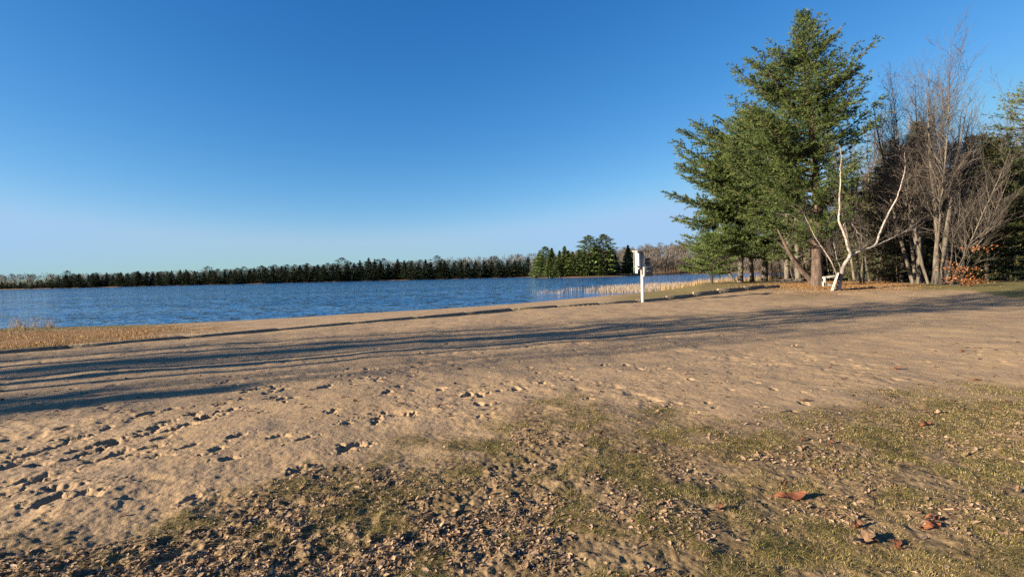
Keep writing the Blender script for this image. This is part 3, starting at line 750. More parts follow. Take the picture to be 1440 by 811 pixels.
for yy in (0.0, 1.15):
    off = unit(np.array([.49, .87, 0]))*yy
    mb = MB(); plank(mb, pl(1176, 388)+off+[0, -.03, 0], pl(1157.5, 391)+off+[0, -.03, 0], .04, .10, ); mb.build("leg", M_white, pt)
    mb = MB(); plank(mb, pl(1172, 402)+off+[0, -.03, 0], pl(1157.5, 399)+off+[0, -.03, 0], .04, .10); mb.build("leg", M_white, pt)
    mb = MB(); plank(mb, pl(1159, 389)+off+[0, -.075, 0], pl(1159.5, 401)+off+[0, -.075, 0], .04, .08); mb.build("brace", M_white, pt)
ax = unit(np.array([.49, .87, 0]))
mb = MB(); A = pl(1157.8, 399.5); plank(mb, A-ax*.15, A+ax*1.3, .26, .04, (0, 0, 1)); mb.build("seat", M_white, pt)
mb = MB(); A = pl(1167, 409); plank(mb, A+[0, -.1, -.02], pl(1177, 384)+[0, -.1, 0], .09, .04); mb.build("cleat", M_white, pt)

# ------------------------------------------------------------------ rescue post
gp = on_ground(904, 424.2)
M_post = paint_mat("white_post_paint", (0.42, 0.41, 0.385), (0.45, 0.43, 0.4), .25)
M_grey = paint_mat("shade_grey_panel", (0.085, 0.085, 0.09), (0.14, 0.14, 0.14), .3)  # shade on the box front put into the colour; slats reuse it
M_boxw = paint_mat("box_white", (0.40, 0.40, 0.39), (0.4, 0.4, 0.38), .3)
M_roof = paint_mat("roof_felt", (0.14, 0.12, 0.10), (0.25, 0.2, 0.16), .3)
M_greyw = paint_mat('shade_grey_board', (0.20, 0.195, 0.18), (0.2, 0.2, 0.18), .4)  # white cabinet back greyed to carry its shade; slats reuse it
M_teal = paint_mat("teal_trim", (0.05, 0.22, 0.16), (0.1, 0.15, 0.12), .2)
rp = empty("rescue_post", gp, "white post carrying a roofed rescue cabinet and a box with a shaded grey front beside the timber edging", "rescue station", rz=R(31))
S = 1/ (F/gp[1])    # metres per photo pixel at the post
print("gt",gt,"gb",gb); print("post", gp, "px/m", 1/S)
# local frame: x runs along the panel face, -y is the face turned to the beach
def rbox(name, c, size, M, bev=.006, parent=rp, rot=None):
    mb = MB(); mb.box(c, size, rot, bev=bev); return mb.build(name, M, parent)
mb = MB(); mb.tube([(0, 0, -.3), (0, 0, .4), (0, 0, 1.2), (0, 0, 2.35)], [.088, .085, .083, .08], 16, .5, 0, cap=True); mb.build("post", M_post, rp, smooth=False)
zt = 71.5*S
rbox("lower_box", (0.17, -.17, 1.555), (.60, .15, .47), M_boxw); rbox("panel", (0.18, -.252, 1.555), (.58, .012, .45), M_grey, .003)  # dark sheet paints the shaded front of the white box
rbox("label_strip", (.20, -.2595, 1.58), (.40, .003, .025), M_boxw, .0)
rbox("cabinet_side", (-.44, -.04, 2.03), (.03, .17, 1.10), M_boxw)
rbox("cabinet_back", (-.10, .135, 2.08), (.70, .025, 1.00), M_greyw)
rbox("cabinet_side", (-.20, .02, 2.13), (.025, .20, .88), M_boxw)
rbox("cabinet_floor", (-.10, .03, 1.83), (.66, .18, .025), M_boxw)
rbox("roof", (-.10, -.0, 2.615), (.84, .42, .03), M_roof, .008, rot=Matrix.Rotation(R(4), 3, 'X'))
rbox("roof_trim", (-.48, .0, 2.585), (.06, .36, .035), M_boxw)
for z_ in (2.26, 1.88):
    mb = MB(); mb.tube([(.03, -.16, z_), (.03, -.06, z_)], [.075, .075], 14, .5, 0, cap=True); mb.build("float", M_post, rp, smooth=False)
for i in range(4): rbox("louvre", (.34, -.10, 1.88+i*.10), (.32, .10, .026), M_grey if i % 2 else M_greyw, .003, rot=Matrix.Rotation(R(-25), 3, 'X'))
rbox("louvre_frame", (.34, -.025, 2.02), (.34, .03, .42), M_roof)
rbox("bracket", (-.48, -.1, 1.86), (.09, .04, .05), M_post); rbox("corner_trim", (-.42, .16, 1.80), (.03, .025, .6), M_teal, .003)

# ------------------------------------------------------------------ wood to the right
HW = {}
hem = [conifer("hemlock%d" % i, 11, lr_prof([0, 1, 3, 6, 9, 11], [1.8, 2.8, 2.9, 2.2, 1.1, .2], [1.8, 2.8, 2.9, 2.2, 1.1, .2]), .7, [M_dark, M_hemlock], whorl=.55, nb=6, rise=(.35, -.12),
       tipup=-.05, twig=.3, step=.36, tuft=.24, ln=.26, w=.03, k=5, r0=.16, bare=.2, seed=30+i, tint=.45, gap=.18) for i in range(3)]
spr = [conifer("spruce%d" % i, 12, lr_prof([0, 1, 3, 6, 9, 12], [2.2, 2.6, 2.5, 1.7, .9, .15], [2.2, 2.6, 2.5, 1.7, .9, .15]), .5, [M_dark, M_spruce], whorl=.5, nb=6, rise=(.3, -.15),
       tipup=.1, twig=.3, step=.36, tuft=.24, ln=.24, w=.03, k=5, r0=.15, bare=.15, seed=40+i, tint=.4, gap=.15) for i in range(2)]
bare = [bare_tree("bare%d" % i, 12, 50+i, [M_gbark, M_twig], stems=[1, 2, 3, 1][i], spread=.32, r0=[.13, .10, .09, .12][i], nb=18, clear=.35, levels=3, dens=.9) for i in range(4)]
thin = [bare_tree("thin%d" % i, 10, 60+i, [M_gbark if i == 0 else M_dark, M_twig], stems=1, spread=.22, r0=.06, nb=12, clear=.4, levels=2, dens=1) for i in range(2)]
wr = np.random.default_rng(5)
def spot(px, d):
    x, y = P(px, d); return np.array([x, y, gz(x, y)-0.05])
protos = {}
def put(kind, meshes, loc, rz, sc, label, cat, group):
    key = meshes[0].name
    if key not in protos:
        e = place_tree(kind, meshes, loc, label, cat, group, rz, 1); e.scale = (sc, sc, sc); protos[key] = e
    else: e = copy_tree(protos[key], loc, rz, sc, label, group)
    return e
# conifers: dark wall
con_list = [(1262, 43, .98), (1283, 40, .95), (1248, 50, 1.15), (1225, 47, .8), (1205, 50, .85), (1300, 46, 1.1), (1345, 44, .9), (1362, 40, .85), (1392, 41, 1.0), (1383, 48, 1.25), (1418, 44, .95), (1437, 50, 1.1),
            (1330, 50, .95), (1182, 54, .9), (1160, 50, .75), (1405, 54, 1.1), (1465, 46, 1.15), (1500, 50, 1.2), (1350, 56, 1.0), (1275, 58, 1.1), (1230, 60, 1.0), (1190, 64, 1.0), (1150, 66, .9),
            (1310, 62, 1.1), (1370, 64, 1.2), (1430, 62, 1.3), (1120, 72, .8), (1480, 60, 1.3), (1540, 48, 1.2)]
con_list += [(1238, 41, .85), (1268, 38, .95), (1298, 41, 1.05), (1318, 39, .8), (1340, 40, 1.0), (1368, 37, .9), (1388, 36, .85), (1410, 38, 1.0), (1425, 36, .8), (1450, 40, 1.1), (1255, 47, 1.2), (1290, 50, 1.3), (1215, 43, .7), (1196, 45, .75)]
for i, (px, d, sc) in enumerate(con_list):
    if i % 3 == 1: put("spruce", spr[i % 2], spot(px, d), wr.uniform(0, 6), sc, "dark green spruce in the shaded wood behind the bare trees", "spruce tree", "spruces in the wood on the right")
    else: put("hemlock", hem[i % 3], spot(px, d), wr.uniform(0, 6), sc, "brownish green hemlock in the wood behind the bare trees", "hemlock", "hemlocks in the wood on the right")
# bare hardwoods
for i in range(64):
    px = wr.uniform(1095, 1600); d = 36+34*wr.random()**.8; sc = wr.uniform(.55, .95)
    if px < 1200: d = max(d, 46)
    if lake_L(np.array([P(px, d)[0]]), np.array([d]))[0] < 3: continue
    put("bare_tree", bare[i % 4], spot(px, d), wr.uniform(0, 6), sc, "leafless grey hardwood among the trees on the right", "bare tree", "leafless trees in the wood on the right")
for i in range(110):
    px = wr.uniform(1085, 1560); d = 35+38*wr.random(); sc = wr.uniform(.5, 1.0)
    if px < 1215: d = max(d, 47)
    if lake_L(np.array([P(px, d)[0]]), np.array([d]))[0] < 2: continue
    put("sapling", thin[i % 2], spot(px, d), wr.uniform(0, 6), sc, "thin leafless sapling in the shaded wood", "sapling", "saplings in the wood on the right")
for i, (px, d, sc) in enumerate([(1228, 41, 1.05), (1244, 46, 1.25), (1256, 40, 1.1), (1268, 44, 1.3), (1279, 41, 1.2), (1298, 43, 1.35), (1306, 39, 1.2), (1325, 41, 1.3), (1334, 37, 1.1), (1352, 42, 1.2), (1366, 39, 1.0), (1384, 43, 1.05), (1402, 40, .9), (1216, 45, .95), (1190, 49, .9), (1426, 43, 1.15), (1446, 46, 1.3)]):
    put("bare_tree", bare[(i*3+1) % 4], spot(px, d), wr.uniform(0, 6), sc, "leafless grey hardwood among the trees on the right", "bare tree", "leafless trees in the wood on the right")
# front specimens
def Htop(px, d, ytop): return at_depth(px, ytop, d)[2]-gz(*P(px, d))
fr1 = bare_tree("maple", Htop(1316, 33, 58), 81, [M_gbark, M_twig], stems=4, spread=.30, r0=.10, nb=30, clear=.25, levels=3, dens=1.3, lean=(-.13, 0))
place_tree("bare_maple", fr1, spot(1312, 33), "tall leafless maple of several pale stems, highest of the bare trees", "bare tree")
fr2 = bare_tree("maple2", Htop(1283, 35, 95), 82, [M_gbark, M_twig], stems=3, spread=.34, r0=.14, nb=24, clear=.25, levels=3, dens=1.1, lean=(-.10, 0))
place_tree("bare_maple", fr2, spot(1290, 35), "leafless maple clump with dark fanning branches between birch and tallest bare tree", "bare tree")
fr3 = bare_tree("spreading", 9.5, 83, [M_gbark, M_twig], stems=3, spread=.42, r0=.09, nb=22, clear=.15, levels=3, dens=1.2, lean=(.42, -.05), sides=6)
place_tree("bare_shrub", fr3, spot(1334, 31.5), "leafless tree whose long pale branches spread low to the right", "bare tree")
fr4 = bare_tree("mapleR", Htop(1352, 36, 130), 84, [M_gbark, M_twig], stems=2, spread=.33, r0=.10, nb=22, clear=.3, levels=3, lean=(.06, 0))
place_tree("bare_maple", fr4, spot(1345, 36), "leafless tree of two slim stems right of the tallest bare tree", "bare tree")
fr5 = bare_tree("mapleL", Htop(1212, 42, 150), 85, [M_gbark, M_twig], stems=2, spread=.30, r0=.13, nb=20, clear=.3, levels=3)
place_tree("bare_maple", fr5, spot(1206, 42), "leafless tree with broken pale trunk behind the birch", "bare tree")
fr6 = bare_tree("mapleE", Htop(1440, 40, 118), 86, [M_gbark, M_twig], stems=2, spread=.36, r0=.12, nb=22, clear=.3, levels=3)
place_tree("bare_maple", fr6, spot(1462, 40), "leafless tree at the right edge of the wood", "bare tree")
fr8 = bare_tree('mapleF', Htop(1372, 45, 150), 88, [M_gbark, M_twig], stems=3, spread=.34, r0=.11, nb=24, clear=.3, levels=3)
place_tree('bare_maple', fr8, spot(1378, 45), 'leafless twiggy tree behind the low spreading one, near the right edge', 'bare tree')
fr7 = bare_tree("mapleB", Htop(1240, 44, 120), 87, [M_gbark, M_twig], stems=2, spread=.36, r0=.12, nb=22, clear=.3, levels=3)
place_tree("bare_maple", fr7, spot(1246, 44), "leafless tree with a fine twiggy crown behind the right arm of the birch", "bare tree")
pR = conifer("pine_right", Htop(1450, 36, 130), lr_prof([0, 2, 5, 8, 11, 12.4, 13.5], [2.5, 3.4, 3.3, 3.2, 2.9, 2.0, .5], [2.5, 3.4, 3.3, 3.2, 2.9, 2.0, .5]), 1.6, [M_bark, M_pine], whorl=.6, nb=6, rise=(.5, -.05),
      tipup=.1, twig=.33, step=.3, tuft=.18, ln=.2, w=.02, k=7, r0=.2, seed=17, tint=.75, gap=.2)
print("pR", project(*spot(1466, 36)), Htop(1450, 36, 130), spot(1466,36))
place_tree("pine", pR, spot(1452, 35), "olive tinged pine cut off by the right edge of the photo", "pine tree")
# two stout trunks at the wood's edge
simple_trunk("stout_trunk", [(1315, 402), (1316, 385), (1317, 362), (1319, 335), (1316, 300), (1312, 262), (1308, 225), (1306, 180), (1303, 130)], 32.5, [.24, .19, .17, .15, .13, .10, .08, .05, .012], M_gbark, "left one of two stout lichened trunks at the edge of the wood", "tree trunk")
simple_trunk("stout_trunk", [(1326, 402.5), (1327, 385), (1329, 362), (1330, 335), (1335, 300), (1338, 262), (1345, 225), (1352, 190), (1360, 150)], 32, [.25, .20, .18, .15, .12, .10, .08, .05, .012], M_gbark, "right one of two stout lichened trunks, beside the orange leaved oak", "tree trunk")
for a, lab in (([(1287, 398), (1285, 370), (1281, 340), (1278, 300), (1272, 250), (1268, 200)], "slim pale trunk leaning left in the middle of the wood edge"), ([(1293, 399), (1293, 360), (1295, 320), (1292, 285), (1290, 240), (1291, 190)], "slim pale upright trunk left of the two stout trunks")):
    simple_trunk("slim_trunk", a, 36, [.11, .10, .09, .07, .05, .01], M_gbark, lab, "tree trunk")

# orange-leaved young oak
M_oak = leaf_mat("dead_oak_leaves", [(0, (0.09, 0.03, 0.014)), (.5, (0.24, 0.09, 0.035)), (1, (0.40, 0.19, 0.08))], trans=.3)
M_litter = leaf_mat("fallen_leaf", [(0, (0.07, 0.035, 0.018)), (.3, (0.18, 0.11, 0.065)), (.5, (0.30, 0.20, 0.125)), (1, (0.37, 0.265, 0.175))], trans=.15)
M_oakleaf = leaf_mat("brown_oak_leaf", [(0, (0.07, 0.025, 0.014)), (.5, (0.15, 0.055, 0.026)), (1, (0.24, 0.10, 0.045))], trans=.15)
def leaf_cloud(mb, C, size, m=0, t0=.5):
    n = len(C); a = unit(rng.normal(0, 1, (n, 3))); b = unit(np.cross(a, rng.normal(0, 1, (n, 3)))); s_ = size*rng.uniform(.6, 1.2, (n, 1))
    V = np.stack([C-a*s_, C+b*s_*.5, C+a*s_, C-b*s_*.5], 1).reshape(-1, 3); i = np.arange(n)*4
    mb.add(V, np.vstack([np.stack([i, i+1, i+2], 1), np.stack([i, i+2, i+3], 1)]), np.repeat(np.clip(rng.normal(t0, .25, n), 0, 1), 4), m)
og = on_ground(1340, 402.5); og[1] -= .4
oe = empty("young_oak", og, "young oak holding clusters of dead orange leaves at the foot of the stout trunks", "oak sapling")
ob, ol = MB(), MB()
for (a, b, sx, sy, cnt) in [(1336, 372, 5, 3, 26), (1342, 379, 12, 2.5, 60), (1358, 378, 10, 2, 50), (1356, 386, 10, 3, 55), (1345, 393, 14, 4, 130), (1362, 396, 8, 4, 80), (1370, 350, 12, 2.5, 60), (1368, 397, 12, 3, 50), (1332, 366, 3, 2, 12)]:
    c = at_depth(a, b, og[1])-og; ob.tube([(0, 0, .0), c*.5+[0, 0, .1], c], [.02, .012, .004], 4, .5, 0)
    leaf_cloud(ol, c+rng.normal(0, 1, (cnt, 3))*np.array([sx, 10, sy])/22.0*.8, .07)
ob.build("trunk", M_dark, oe); ol.build("crown", M_oak, oe)
# some clusters of orange leaves high in the pine
for (a, b, lab) in ((1162, 186, "cluster of bright orange leaves hanging in the right side of the tallest pine"),):
    c = at_depth(a, b, b0[1]-1.2); mb = MB(); leaf_cloud(mb, rng.normal(0, 1, (90, 3))*[.30, .3, .12], .07, 0, .95); tag(mb.build("leaf_cluster", M_oak, None, loc=c), lab, "leaf cluster")

# undergrowth brush in the wood
ub = MB(); n = 2600
px = wr.uniform(1070, 1600, n); d = 38+30*wr.random(n); d = np.where(px < 1200, np.maximum(d, 50), d)
X = (px-720)/F*d; Zg = terrain(X, d); ok = lake_L(X, d) > 1.5; X, Y_, Zg = X[ok], d[ok], Zg[ok]
for x, y, z in zip(X, Y_, Zg):
    h = wr.uniform(.6, 2.6); dv = np.array([wr.normal(0, .35), wr.normal(0, .3), 1])
    o = np.array([x, y, z-.05]); e = o+unit(dv)*h; md = (o+e)/2+wr.normal(0, .06, 3); ub.tube([o, md, e], [.014, .01, .003], 3, .5, 0)
    for _ in range(3):
        s_ = o+(e-o)*wr.uniform(.3, .9); ub.tube([s_, s_+unit(dv*.5+wr.normal(0, .7, 3))*wr.uniform(.2, .8)], [.006, .002], 3, .5, 0)
tag(ub.build("undergrowth", M_twig), "tangle of thin leafless brush on the shaded floor of the wood", "brush", kind="stuff")

# brush pile beside the pale trunks
bpz = on_ground(1112, 398); mb = MB()
for i in range(60):
    o = np.array([rng.normal(0, .55), rng.normal(0, .4), rng.uniform(0, .35)]); dv = unit(np.array([rng.normal(0, 1), rng.normal(0, .5), rng.uniform(-.1, .4)]))*rng.uniform(.5, 1.3)
    mb.tube([o-dv/2, o+rng.normal(0, .05, 3), o+dv/2], [.03, .025, .01], 4, .5, 0)
tag(mb.build("brush_pile", M_gbark, None, loc=bpz), "low heap of cut branches between the leaning trunk and the pale trunks", "brush pile")

# ------------------------------------------------------------------ far shores
def far_conifer(name, H, Rm, seed, M, layers=26, per=30, broken=.15, base_=.06, pine=False):
    r_ = np.random.default_rng(seed); mb = MB(); mb.tube([(0, 0, -.5), (0, 0, H*.5), (0, 0, H)], [H*.012, H*.008, .03], 4, .5, 0)
    n = layers*per; fr = np.sort(r_.random(n))**(1.05); fr = base_+(1-base_)*fr
    az = r_.uniform(0, 6.28, n)
    lay = 1+.42*np.sin(fr*layers*1.9+az*2+seed)
    if pine: env = np.interp(fr, [0, .1, .35, .6, .8, .93, 1], [.35, .7, 1, .85, .7, .42, .08])
    else: env = np.interp(fr, [0, .1, .3, .7, 1], [.6, .95, 1, .5, .04])
    rad = Rm*env*lay*np.sqrt(r_.uniform(.15, 1.15, n))
    z = fr*H; c = np.stack([np.cos(az)*rad, np.sin(az)*rad, z], 1)
    s_ = H*.045*(1.15-fr*.6)[:, None]
    od = np.stack([np.cos(az), np.sin(az), r_.uniform(-.2, .35, n)], 1)*s_*1.5
    pv = np.stack([-np.sin(az), np.cos(az), r_.normal(0, .4, n)], 1)*s_*.55
    V = np.stack([c-od*.6-pv, c-od*.6+pv, c+od], 1).reshape(-1, 3)
    mb.add(V, np.arange(3*n).reshape(-1, 3), np.repeat(np.clip(r_.normal(.5, .22, n), 0, 1), 3), 1)
    return mb.build(name, [M_dark, M], link_it=False)
fv = [far_conifer("far_conifer%d" % i, 16, [3.2, 4.0, 2.8, 4.2][i], 100+i, M_farcon, per=34, pine=(i in (1, 3))) for i in range(4)]
pv_ = [far_conifer("point_pine%d" % i, 20, [4.3, 5.4, 3.9][i], 110+i, M_pencon, layers=30, per=85, pine=(i == 1)) for i in range(3)]
fr_ = np.random.default_rng(21)
shoreline = [P(745, 468), P(640, 476), P(560, 484), P(460, 492), P(360, 507), P(200, 524), P(90, 537), P(0, 547), P(-120, 557)]
SL = np.array(shoreline); SLl = np.concatenate([[0], np.cumsum(np.linalg.norm(np.diff(SL, axis=0), axis=1))])
nfc = 190
for i in range(nfc):
    a = SLl[-1]*(i+fr_.uniform(-.45, .45))/nfc; a = min(max(a, 0), SLl[-1])
    x = np.interp(a, SLl, SL[:, 0]); y = np.interp(a, SLl, SL[:, 1])+1+fr_.uniform(0, 9)
    fx = 720+x/y*F
    hmax = np.interp(fx, [0, 70, 90, 300, 400, 540, 600, 745], [.6, .7, 1.0, 1.05, 1.2, 1.35, 1.25, 1.05])
    if fx < 75 and fr_.random() < .6: hmax *= .7
    sc = hmax*fr_.uniform(.78, 1.0)*(1.18 if fr_.random() < .1 else 1)
    if fx < 75 and sc < .3: continue
    o = link("far_conifer", fv[i % 4], None, (x, y, gz(x, y)-.3)); o.scale = (sc*fr_.uniform(1.1, 1.6), sc*1.3, sc); o.rotation_euler = (0, 0, fr_.uniform(0, 6))
    tag(o, "dark conifer in the long row on the far shore of the lake", "conifer", "conifers along the far shore")
# wooded point in the middle distance
pts_ = [(753, 318, 12, 0, ""), (760, 312, 17, 0, "leftmost tall"), (768, 306, 19.5, 1, ""), (777, 302, 18, 0, ""), (788, 296, 16, 2, ""), (795, 294, 18.5, 2, ""), (806, 292, 15, 0, ""), (815, 292, 16, 0, ""), (829, 294, 24.5, 1, "x"), (838, 293, 18, 0, ""),
        (850, 294, 25, 1, "y"), (858, 298, 17, 0, ""), (884, 300, 18.5, 2, "z"), (772, 293, 12, 2, ""), (823, 291, 13, 2, ""), (845, 290, 13, 2, ""), (800, 300, 16, 0, ""), (783, 291, 10, 2, ""), (866, 305, 13, 0, ""), (895, 318, 12, 2, "")]
for px, d, h, v, w_ in pts_:
    s_ = spot(px, d+4); o = link("point_conifer", pv_[v], None, s_-np.array([0, 0, .3])); o.scale = (h/20*1.05,)*2+(h/20,); o.rotation_euler = (0, 0, fr_.uniform(0, 6))
    if w_ == "x": tag(o, "left one of the two tallest pines on the wooded point across the lake", "pine tree")
    elif w_ == "y": tag(o, "right one of the two tallest pines on the wooded point across the lake", "pine tree")
    elif w_ == "z": tag(o, "separate olive conifer just left of the rescue post, across the lake", "conifer")
    else: tag(o, "green conifer on the wooded point across the lake", "conifer", "conifers on the wooded point")
# leafless woods behind (one mass each)
def twig_mass(name, X, Y, Hs, label, cone=0.0, trunks=True, bw=3.4, k=60):
    mb = MB(); z = terrain(X, Y); n = len(X)
    for i in range(k):
        fr = fr_.random(n)**.8; a = fr_.uniform(0, 6.28, n); rad = bw*np.sqrt(fr_.random(n))*np.sin(np.clip(fr*.75+.25, 0, 1)*3.14)**.6
        c = np.stack([X+np.cos(a)*rad, Y+np.sin(a)*rad, z+Hs*(.25+.75*fr)], 1)
        up_ = unit(np.stack([np.cos(a)*.5, np.sin(a)*.5, np.full(n, 1.0)], 1)+fr_.normal(0, .2, (n, 3)))*(Hs*.13)[:, None]
        pv = unit(np.cross(up_, fr_.normal(0, 1, (n, 3))))*.2
        mb.add(np.stack([c-pv, c+pv, c+up_], 1).reshape(-1, 3), np.arange(3*n).reshape(-1, 3), np.repeat(np.clip(fr_.normal(.5, .22, n), 0, 1), 3), 0)
    for x, y, zz, h in zip(X, Y, z, Hs):
        mb.tube([(x, y, zz-.5), (x+fr_.normal(0, .3), y, zz+h*.8)], [.16, .07], 3, .8, 0)
    tag(mb.build(name, [M_fartwig]), label, "woods", kind="stuff")
n = 800; px = fr_.uniform(-140, 760, n); d = np.interp(px, [-140, 0, 360, 745], [560, 548, 508, 468])+6+70*fr_.random(n)
twig_mass("far_woods", (px-720)/F*d, d, fr_.uniform(9.5, 12.5, n)*np.interp(px, [60, 100, 560, 640], [1.2, 1.05, 1.45, 1.6]), "leafless brown woods behind the conifer row on the far shore", k=46)
n = 1100; px = fr_.uniform(750, 1240, n); d = 365+260*fr_.random(n)
twig_mass("hillside_woods", (px-720)/F*d, d, fr_.uniform(12, 17, n), "grey brown leafless woods on the low hill across the bay", k=60)
n = 260; px = fr_.uniform(905, 1150, n); d = np.interp(px, [905, 960, 1020, 1085, 1150], [335, 355, 350, 306, 240])+3+18*fr_.random(n)
twig_mass("bay_woods", (px-720)/F*d, d, fr_.uniform(8, 13, n), "leafless woods with pale trunks along the shore of the bay", k=46)
n = 130; px = fr_.uniform(748, 905, n); d = np.interp(px, [748, 765, 800, 870, 905], [335, 310, 296, 300, 330])+8+20*fr_.random(n)
twig_mass("point_undergrowth", (px-720)/F*d, d, fr_.uniform(5, 12, n), "leafless brush between the conifers of the wooded point", k=40)
# dark low conifers filling the back of the far shore
mb = MB(); n = 900
for i in range(n):
    px = fr_.uniform(-130, 745); d = np.interp(px, [-140, 0, 360, 745], [560, 548, 508, 468])+10+25*fr_.random(); x = (px-720)/F*d; h = fr_.uniform(8.5, 14)*float(np.interp(px, [60, 100, 400, 560, 745], [.75, 1, 1.1, 1.3, 1.15])); z = gz(x, d)
    for k in range(30):
        f_ = fr_.random(); a = fr_.uniform(0, 6.28); c = np.array([x+math.cos(a)*2.2*(1-f_), d+math.sin(a)*2*(1-f_), z+f_*h]); s_ = .9*(1.2-f_)
        mb.add([c-[s_, 0, s_*.3], c+[s_, 0, -s_*.3], c+[0, 0, s_*1.6]], [[0, 1, 2]], float(np.clip(fr_.normal(.35, .2), 0, 1)), 0)
tag(mb.build("far_conifer_woods", [M_farcon]), "dense dark conifer woods behind the far shore", "woods", kind="stuff")
# ring of woods behind the right-hand wood, beyond the road
n = 900; th = fr_.uniform(R(20), R(115), n); d = 72+90*fr_.random(n)**1.3; X = d*np.sin(th); Y_ = d*np.cos(th); ok = lake_L(X, Y_) > 4; X, Y_ = X[ok], Y_[ok]; n = len(X)
mb = MB(); z = terrain(X, Y_); Hs = fr_.uniform(8, 13, n)
for k in range(80):
    f_ = fr_.random(n); a = fr_.uniform(0, 6.28, n); rad = 2.4*(1.05-f_)*np.sqrt(fr_.random(n)); c = np.stack([X+np.cos(a)*rad, Y_+np.sin(a)*rad, z+f_*Hs], 1)
    s_ = .42; v1 = fr_.normal(0, 1, (n, 3)); v1 = unit(v1)*s_; v2 = unit(fr_.normal(0, 1, (n, 3)))*s_
    mb.add(np.stack([c-v1, c+v1, c+v2*1.4], 1).reshape(-1, 3), np.arange(3*n).reshape(-1, 3), np.repeat(np.clip(fr_.normal(.4, .2, n), 0, 1), 3), 0)
tag(mb.build("deep_woods", [M_hemlock]), "dark depths of the wood behind the trees on the right", "woods", kind="stuff")

# ------------------------------------------------------------------ reeds, weeds
M_reed = leaf_mat("dry_reed", [(0, (0.17, 0.125, 0.085)), (.5, (0.28, 0.215, 0.155)), (1, (0.38, 0.31, 0.24))], trans=.3)
def blades(mb, x, y, z, h, w, lean=.25, t0=.5, tv=.25, m=0, r_=rng, dirf=None):
    n = len(x); a = r_.uniform(0, 6.28, n); ld = r_.uniform(0, 6.28, n); l = np.abs(r_.normal(0, lean, n))*h
    if dirf is not None: ld = dirf+r_.normal(0, .8, n)
    sx = np.stack([np.cos(a), np.sin(a), np.zeros(n)], 1)*w[:, None]; B = np.stack([x, y, z], 1)
    mid = B+np.stack([np.cos(ld)*l*.35, np.sin(ld)*l*.35, h*.6], 1); tip = B+np.stack([np.cos(ld)*l, np.sin(ld)*l, h*np.clip(1-.3*l/h, .45, 1)], 1)
    V = np.stack([B-sx, B+sx, mid+sx*.7, mid-sx*.7, tip], 1).reshape(-1, 3); i = np.arange(n)*5
    mb.add(V, np.vstack([np.stack([i, i+1, i+2], 1), np.stack([i, i+2, i+3], 1), np.stack([i+3, i+2, i+4], 1)]), np.repeat(np.clip(r_.normal(t0, tv, n), 0, 1), 5), m)
rb = MB(); n = 15000
px = 745+260*rng.random(n)**.75; u = rng.random(n)
lo = np.interp(px, [745, 800, 850, 905, 960, 1005], [413.5, 413.5, 412.5, 411.5, 406.5, 401]); hi = np.interp(px, [745, 800, 860, 905, 960, 1005], [410.5, 408, 404.5, 401.5, 399.5, 399])
py = lo+(hi-lo)*u
pp = np.array([at_z(a, b, WZ) for a, b in zip(px, py)])
keep = (fbm(pp[:, 0], pp[:, 1], 3.0, 3, 77) + np.interp(px, [745, 800, 850, 900], [-.25, -.08, .15, .4])) > 0.02
keep &= rng.random(len(px)) < np.interp(px, [745, 790, 860], [.06, .3, .9])
pp = pp[keep]; n = len(pp); h = rng.uniform(.3, .75, n)*np.interp(pp[:, 0], [2, 10], [.6, 1]); blades(rb, pp[:, 0], pp[:, 1], np.full(n, WZ-.05), h, np.full(n, .012), .12, .6, .25)
tag(rb.build("reeds", [M_reed]), "pale dry reeds standing in the shallow water by the shore", "reeds", kind="stuff")
wb = MB(); n = 9000; px = rng.uniform(930, 1130, n)       # tawny grass on the bank
py = np.interp(px, [930, 980, 1040, 1130], [409, 403, 398.5, 396.5])+rng.uniform(-2.2, 2.2, n)
pp = []
for a, b in zip(px[:4000], py[:4000]):
    p = at_z(a, b, -0.1); pp.append(p)
pp = np.array(pp); Ls = lake_L(pp[:, 0], pp[:, 1]); pp = pp[(Ls > -.5) & (fbm(pp[:, 0], pp[:, 1], 2, 2, 78) > -.1)]; n = len(pp)
M_tawny = leaf_mat("tawny_grass", [(0, (0.14, 0.085, 0.045)), (.5, (0.30, 0.21, 0.10)), (1, (0.45, 0.34, 0.18))], trans=.25)
blades(wb, pp[:, 0], pp[:, 1], terrain(pp[:, 0], pp[:, 1])-.02, rng.uniform(.25, .7, n), np.full(n, .012), .3, .5, .25)
tag(wb.build("bank_grass", [M_tawny]), "tawny dry grass on the bank below the pines", "grass", kind="stuff")
weeds = [(8, 461, .50), (22, 463, .40), (42, 460, .55), (52, 461, .38), (70, 460, .32), (92, 459, .25), (133, 458, .28), (150, 457, .40), (163, 457, .34), (187, 456, .25), (203, 455.5, .38), (32, 464, .3)]
for i, (a, b, hh) in enumerate(weeds):
    hh *= 1.45
    g = on_ground(a, b); mb = MB(); n = 60; x = rng.normal(0, .16, n); y = rng.normal(0, .12, n); blades(mb, x, y, np.full(n, -.03), rng.uniform(.5, 1, n)*hh, np.full(n, .006), .25, .4, .3)
    for _ in range(26):
        c = np.array([rng.normal(0, .14), rng.normal(0, .1), hh*rng.uniform(.65, 1.05)]); leaf_cloud(mb, c+rng.normal(0, .02, (5, 3)), .022)
    o = mb.build("dry_weed", [M_tawny if i % 3 else M_reed], None, loc=g)
    tag(o, "dry brown weed clump at the left lake edge", "weed", "dry weeds along the left lake edge")

